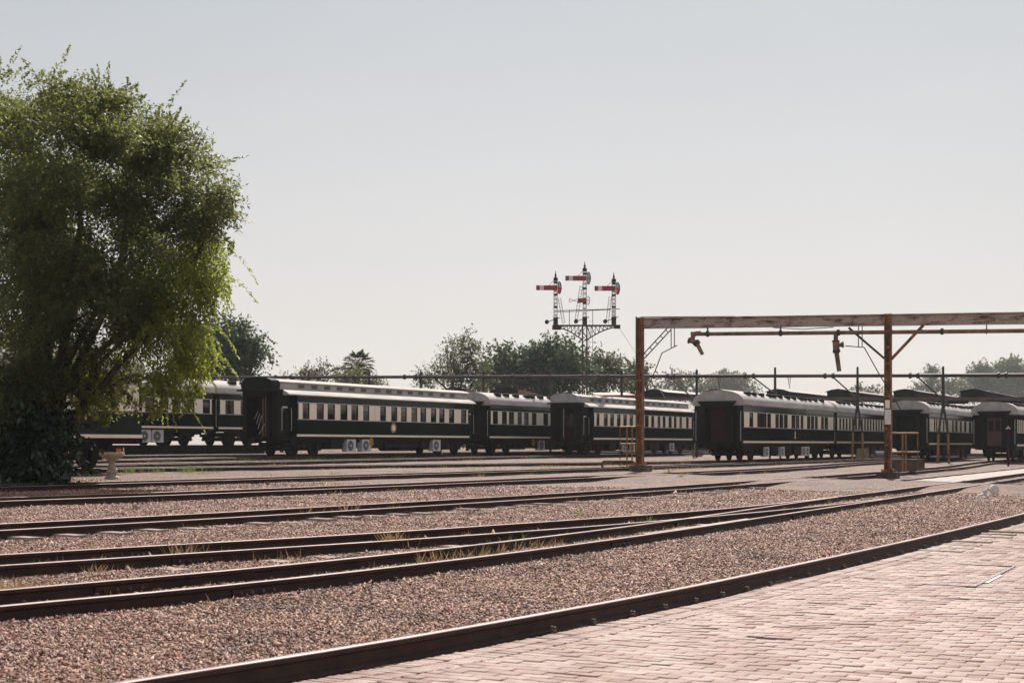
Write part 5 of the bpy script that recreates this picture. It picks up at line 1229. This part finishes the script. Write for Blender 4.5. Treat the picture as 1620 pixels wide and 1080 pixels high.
# bird bath and the orange crate behind it
bb = on_ground(177, 757); k = bb.y / F
m = MB(); bt = thing('bird_bath', 'stone bird bath on a turned pedestal beside the rails at the left', 'bird bath', bb)
bt.scale = (1.0, 1.0, 1.0)
m.lathe([(0.20, -0.05), (0.21, 0.02), (0.19, 0.06), (0.13, 0.10), (0.155, 0.17), (0.15, 0.26), (0.10, 0.36), (0.085, 0.45), (0.095, 0.52)], (0, 0, 0), stone, 20); m.build('pedestal', bt)
m = MB(); m.lathe([(0.10, 0.52), (0.22, 0.58), (0.345, 0.66), (0.36, 0.72), (0.35, 0.755), (0.32, 0.75), (0.28, 0.70), (0.05, 0.65)], (0, 0, 0), stone, 28); m.build('bowl', bt)
ob = on_ground(186, 723); m = MB(); s_ = ob.y / F
m.box((-0.40, -0.2, 0.1), (0.20, 0.2, 0.42), maroon); m.box((0.0, -0.24, 0.09), (0.22, -0.2002, 0.43), orange); m.box((-0.35, -0.12, -0.05), (-0.27, 0.12, 0.1), black); m.box((0.08, -0.12, -0.05), (0.16, 0.12, 0.1), black); m.tube([(0.2, -0.1, 0.25), (0.32, -0.1, 0.26), (0.32, -0.1, 0.46)], 0.03, whitep, 6)
loose('orange_box', 'orange fronted box standing beyond the stone bird bath', 'box', m, ob)

# white switch stand
sw = on_ground(1556, 794); st = thing('switch_stand', 'white painted switch stand with a round weight, in the ballast at the right', 'switch stand', sw, 0.12); st.scale = (0.66, 0.66, 0.66)
m = MB(); m.box((-0.55, -0.18, -0.04), (0.42, 0.18, 0.02), railm); m.build('base_plate', st, 0)
m = MB(); m.tube([(-0.26, 0, 0.0), (-0.24, 0, 0.16), (-0.15, 0, 0.26), (0.0, 0, 0.30), (0.13, 0, 0.25), (0.22, 0, 0.14), (0.25, 0, 0.0)], [0.05, 0.04, 0.038, 0.05, 0.038, 0.04, 0.05], whitep, 10)
m.box((-0.34, -0.1, 0.02), (-0.16, 0.1, 0.06), whitep); m.box((0.16, -0.1, 0.02), (0.36, 0.1, 0.06), whitep); m.build('frame', st)
m = MB(); m.tube([(-0.02, 0, 0.28), (0.10, -0.03, 0.50)], 0.035, whitep, 8); m.box((-0.02, -0.08, 0.33), (0.12, 0.05, 0.45), whitep); m.tube([(0.02, -0.05, 0.40), (0.16, -0.05, 0.52)], 0.055, whitep, 8); m.tube([(0.10, -0.05, 0.45), (0.36, -0.07, 0.46)], 0.028, whitep, 8); m.build('lever', st)
m = MB(); m.tube([(0.38, -0.14, 0.46), (0.38, -0.11, 0.46), (0.38, -0.03, 0.46), (0.38, 0.0, 0.46)], [0.15, 0.185, 0.185, 0.15], whitep, 28); m.tube([(0.38, -0.16, 0.46), (0.38, -0.13, 0.46)], 0.09, whitep, 18); m.build('round_weight', st)
m = MB(); m.tube([(-0.35, 0, 0.05), (-0.7, 0.02, 0.06), (-0.78, 0.02, -0.04)], 0.025, whitep, 6); m.tube([(-0.4, 0.1, 0.0), (-3.4, 1.2, 0.02)], 0.018, railm, 6); m.build('pull_rod', st)

# ------------------------------------------------------------------ grass and weeds (uncountable)
def blades(name, label, spots, mat):
    cs, ds, nn_, ls, ws = [], [], [], [], []
    for u, p, n_, h_, spread in spots:
        gz_ = ground_z(u, p)
        for _ in range(n_):
            b_ = W(u + rng.normal() * spread, p + rng.normal() * spread * 0.5, gz_); d_ = Vector((rng.normal() * 0.55, rng.normal() * 0.55, 1)).normalized(); L_ = h_ * rng.uniform(0.4, 1.25)
            mid = b_ + d_ * L_ * 0.42; cs.append(mid); ds.append(d_); nn_.append(Vector(rng.normal(size=3)).normalized()); ls.append(L_); ws.append(rng.uniform(0.004, 0.009) + 0.00018 * u)
    o = leaf_cloud(name, np.array(cs), np.array([tuple(x) for x in ds]), np.array([tuple(x) for x in nn_]), np.array(ls), np.array(ws), mat, None)
    return tag(o, label, 'grass', kind='stuff')
sd_, sg_ = [], []
for _ in range(95):
    u = rng.uniform(6.5, 34); ln = ['T1f', 'T2n', 'T1n', 'T2f'][rng.integers(4)]; uu = min(u, 32)
    p = LN[ln](uu) + rng.choice([-0.14, 0.16, -0.3]) ; 
    if ln == 'T1n' and p < LN['T1n'](uu): p = LN['T1n'](uu) + 0.3
    sd_.append((uu, p, int(rng.integers(3, 16)), rng.uniform(0.05, 0.17), rng.uniform(0.04, 0.14)))
for u in np.arange(14, 17.5, 0.28): sd_.append((u, LN['T1f'](u) - 0.14, 13, 0.19, 0.10)); sd_.append((u + 4.5, LN['T1f'](u + 4.5) - 0.3, 16, 0.10, 0.16))
for _ in range(300):
    u = rng.uniform(6.5, 36); ln = ['T1f', 'T2n', 'T1n', 'T2f', 'T3'][rng.integers(5)]; uu = min(u, 33)
    sd_.append((u, LN[ln](uu) + rng.choice([-0.12, 0.14, 0.3, 0.55, 0.9]), int(rng.integers(2, 11)), rng.uniform(0.04, 0.15), 0.07))
for px, py, n_, h_ in ((618, 862, 60, 0.30), (640, 868, 40, 0.24), (290, 885, 50, 0.30), (150, 905, 50, 0.12), (15, 945, 50, 0.22), (395, 910, 40, 0.2), (160, 872, 26, 0.22), (25, 936, 30, 0.2), (870, 948, 80, 0.03), (530, 945, 60, 0.04)):
    q = on_ground(px, py); u, p = UP(q.x, q.y); sd_.append((u, p, n_, h_, 0.10))
for _ in range(150):
    ln = ['T3', 'T4', 'T5', 'T6', 'T7'][rng.integers(5)]; u = rng.uniform(13, 75); p = LN[ln](u) + rng.choice([-0.2, 0.25, 0.8, 1.3]); sd_.append((u, p, int(rng.integers(8, 30)), rng.uniform(0.06, 0.18), 0.2))
for _ in range(130):
    ln = ['T5', 'T6', 'T7', 'T8'][rng.integers(4)]; u = rng.uniform(30, 78); sd_.append((u, LN[ln](u) + rng.choice([-0.35, 0.3, 0.7, 1.5]), int(rng.integers(15, 45)), rng.uniform(0.07, 0.18), 0.5))
for _ in range(60):
    u = rng.uniform(50, 88); p = rng.uniform(22, 30); sd_.append((u, p, 30, 0.15, 0.5))
for px, py, n_, h_ in ((485, 818, 12, 0.42), (540, 815, 16, 0.40), (555, 812, 12, 0.36), (1080, 760, 30, 0.2), (1190, 735, 30, 0.3), (1350, 752, 80, 0.12), (1060, 748, 30, 0.25)):
    q = on_ground(px, py); u, p = UP(q.x, q.y); sd_.append((u, p, n_, h_, 0.12))
blades('dry_grass', 'straw coloured dry grass tufts along the rails', sd_, grass_dry)
for px, py, n_, h_ in ((208, 748, 90, 0.30), (248, 748, 50, 0.26), (298, 748, 80, 0.36), (320, 750, 30, 0.2), (340, 749, 30, 0.2), (250, 766, 40, 0.2), (40, 774, 60, 0.22), (80, 772, 60, 0.2), (230, 768, 30, 0.22), (825, 855, 14, 0.22), (1030, 828, 12, 0.2), (845, 836, 10, 0.2), (300, 918, 8, 0.14), (885, 1005, 6, 0.08), (390, 962, 10, 0.05), (155, 1060, 10, 0.07), (545, 868, 6, 0.12), (920, 815, 14, 0.2), (100, 752, 60, 0.18), (140, 752, 40, 0.14)):
    q = on_ground(px, py); u, p = UP(q.x, q.y); sg_.append((u, p, n_, h_, 0.22 if py < 780 else 0.05))
for _ in range(50):
    u = rng.uniform(24, 60); sg_.append((u, LN['T5'](min(u, 60)) + rng.uniform(1.4, 4.5), 12, 0.14, 0.3))
for _ in range(40):
    u = rng.uniform(45, 75); sg_.append((u, LN['T8'](u) - rng.uniform(0.3, 2.0), 20, 0.16, 0.4))
blades('green_weeds', 'fresh green weeds growing beside the bird bath and along the rails', sg_, grass_green)

# ------------------------------------------------------------------ haze
m = MB(); m.box((-500, -60, -3), (600, 960, 60), MATS['black_rubber'])
hz = m.build('haze', None, 0); hm = bpy.data.materials.new('haze'); hm.use_nodes = True; hn = hm.node_tree
for n_ in list(hn.nodes):
    if n_.type == 'BSDF_PRINCIPLED': hn.nodes.remove(n_)
pv = hn.nodes.new("ShaderNodeVolumePrincipled"); pv.inputs['Color'].default_value = (0.86, 0.88, 0.90, 1); pv.inputs['Density'].default_value = 0.00018; pv.inputs['Anisotropy'].default_value = 0.3
hn.links.new(pv.outputs[0], hn.nodes['Material Output'].inputs['Volume'])
hz.data.materials.clear(); hz.data.materials.append(hm); tag(hz, 'thin pale morning haze over the yard', 'haze', kind='stuff')
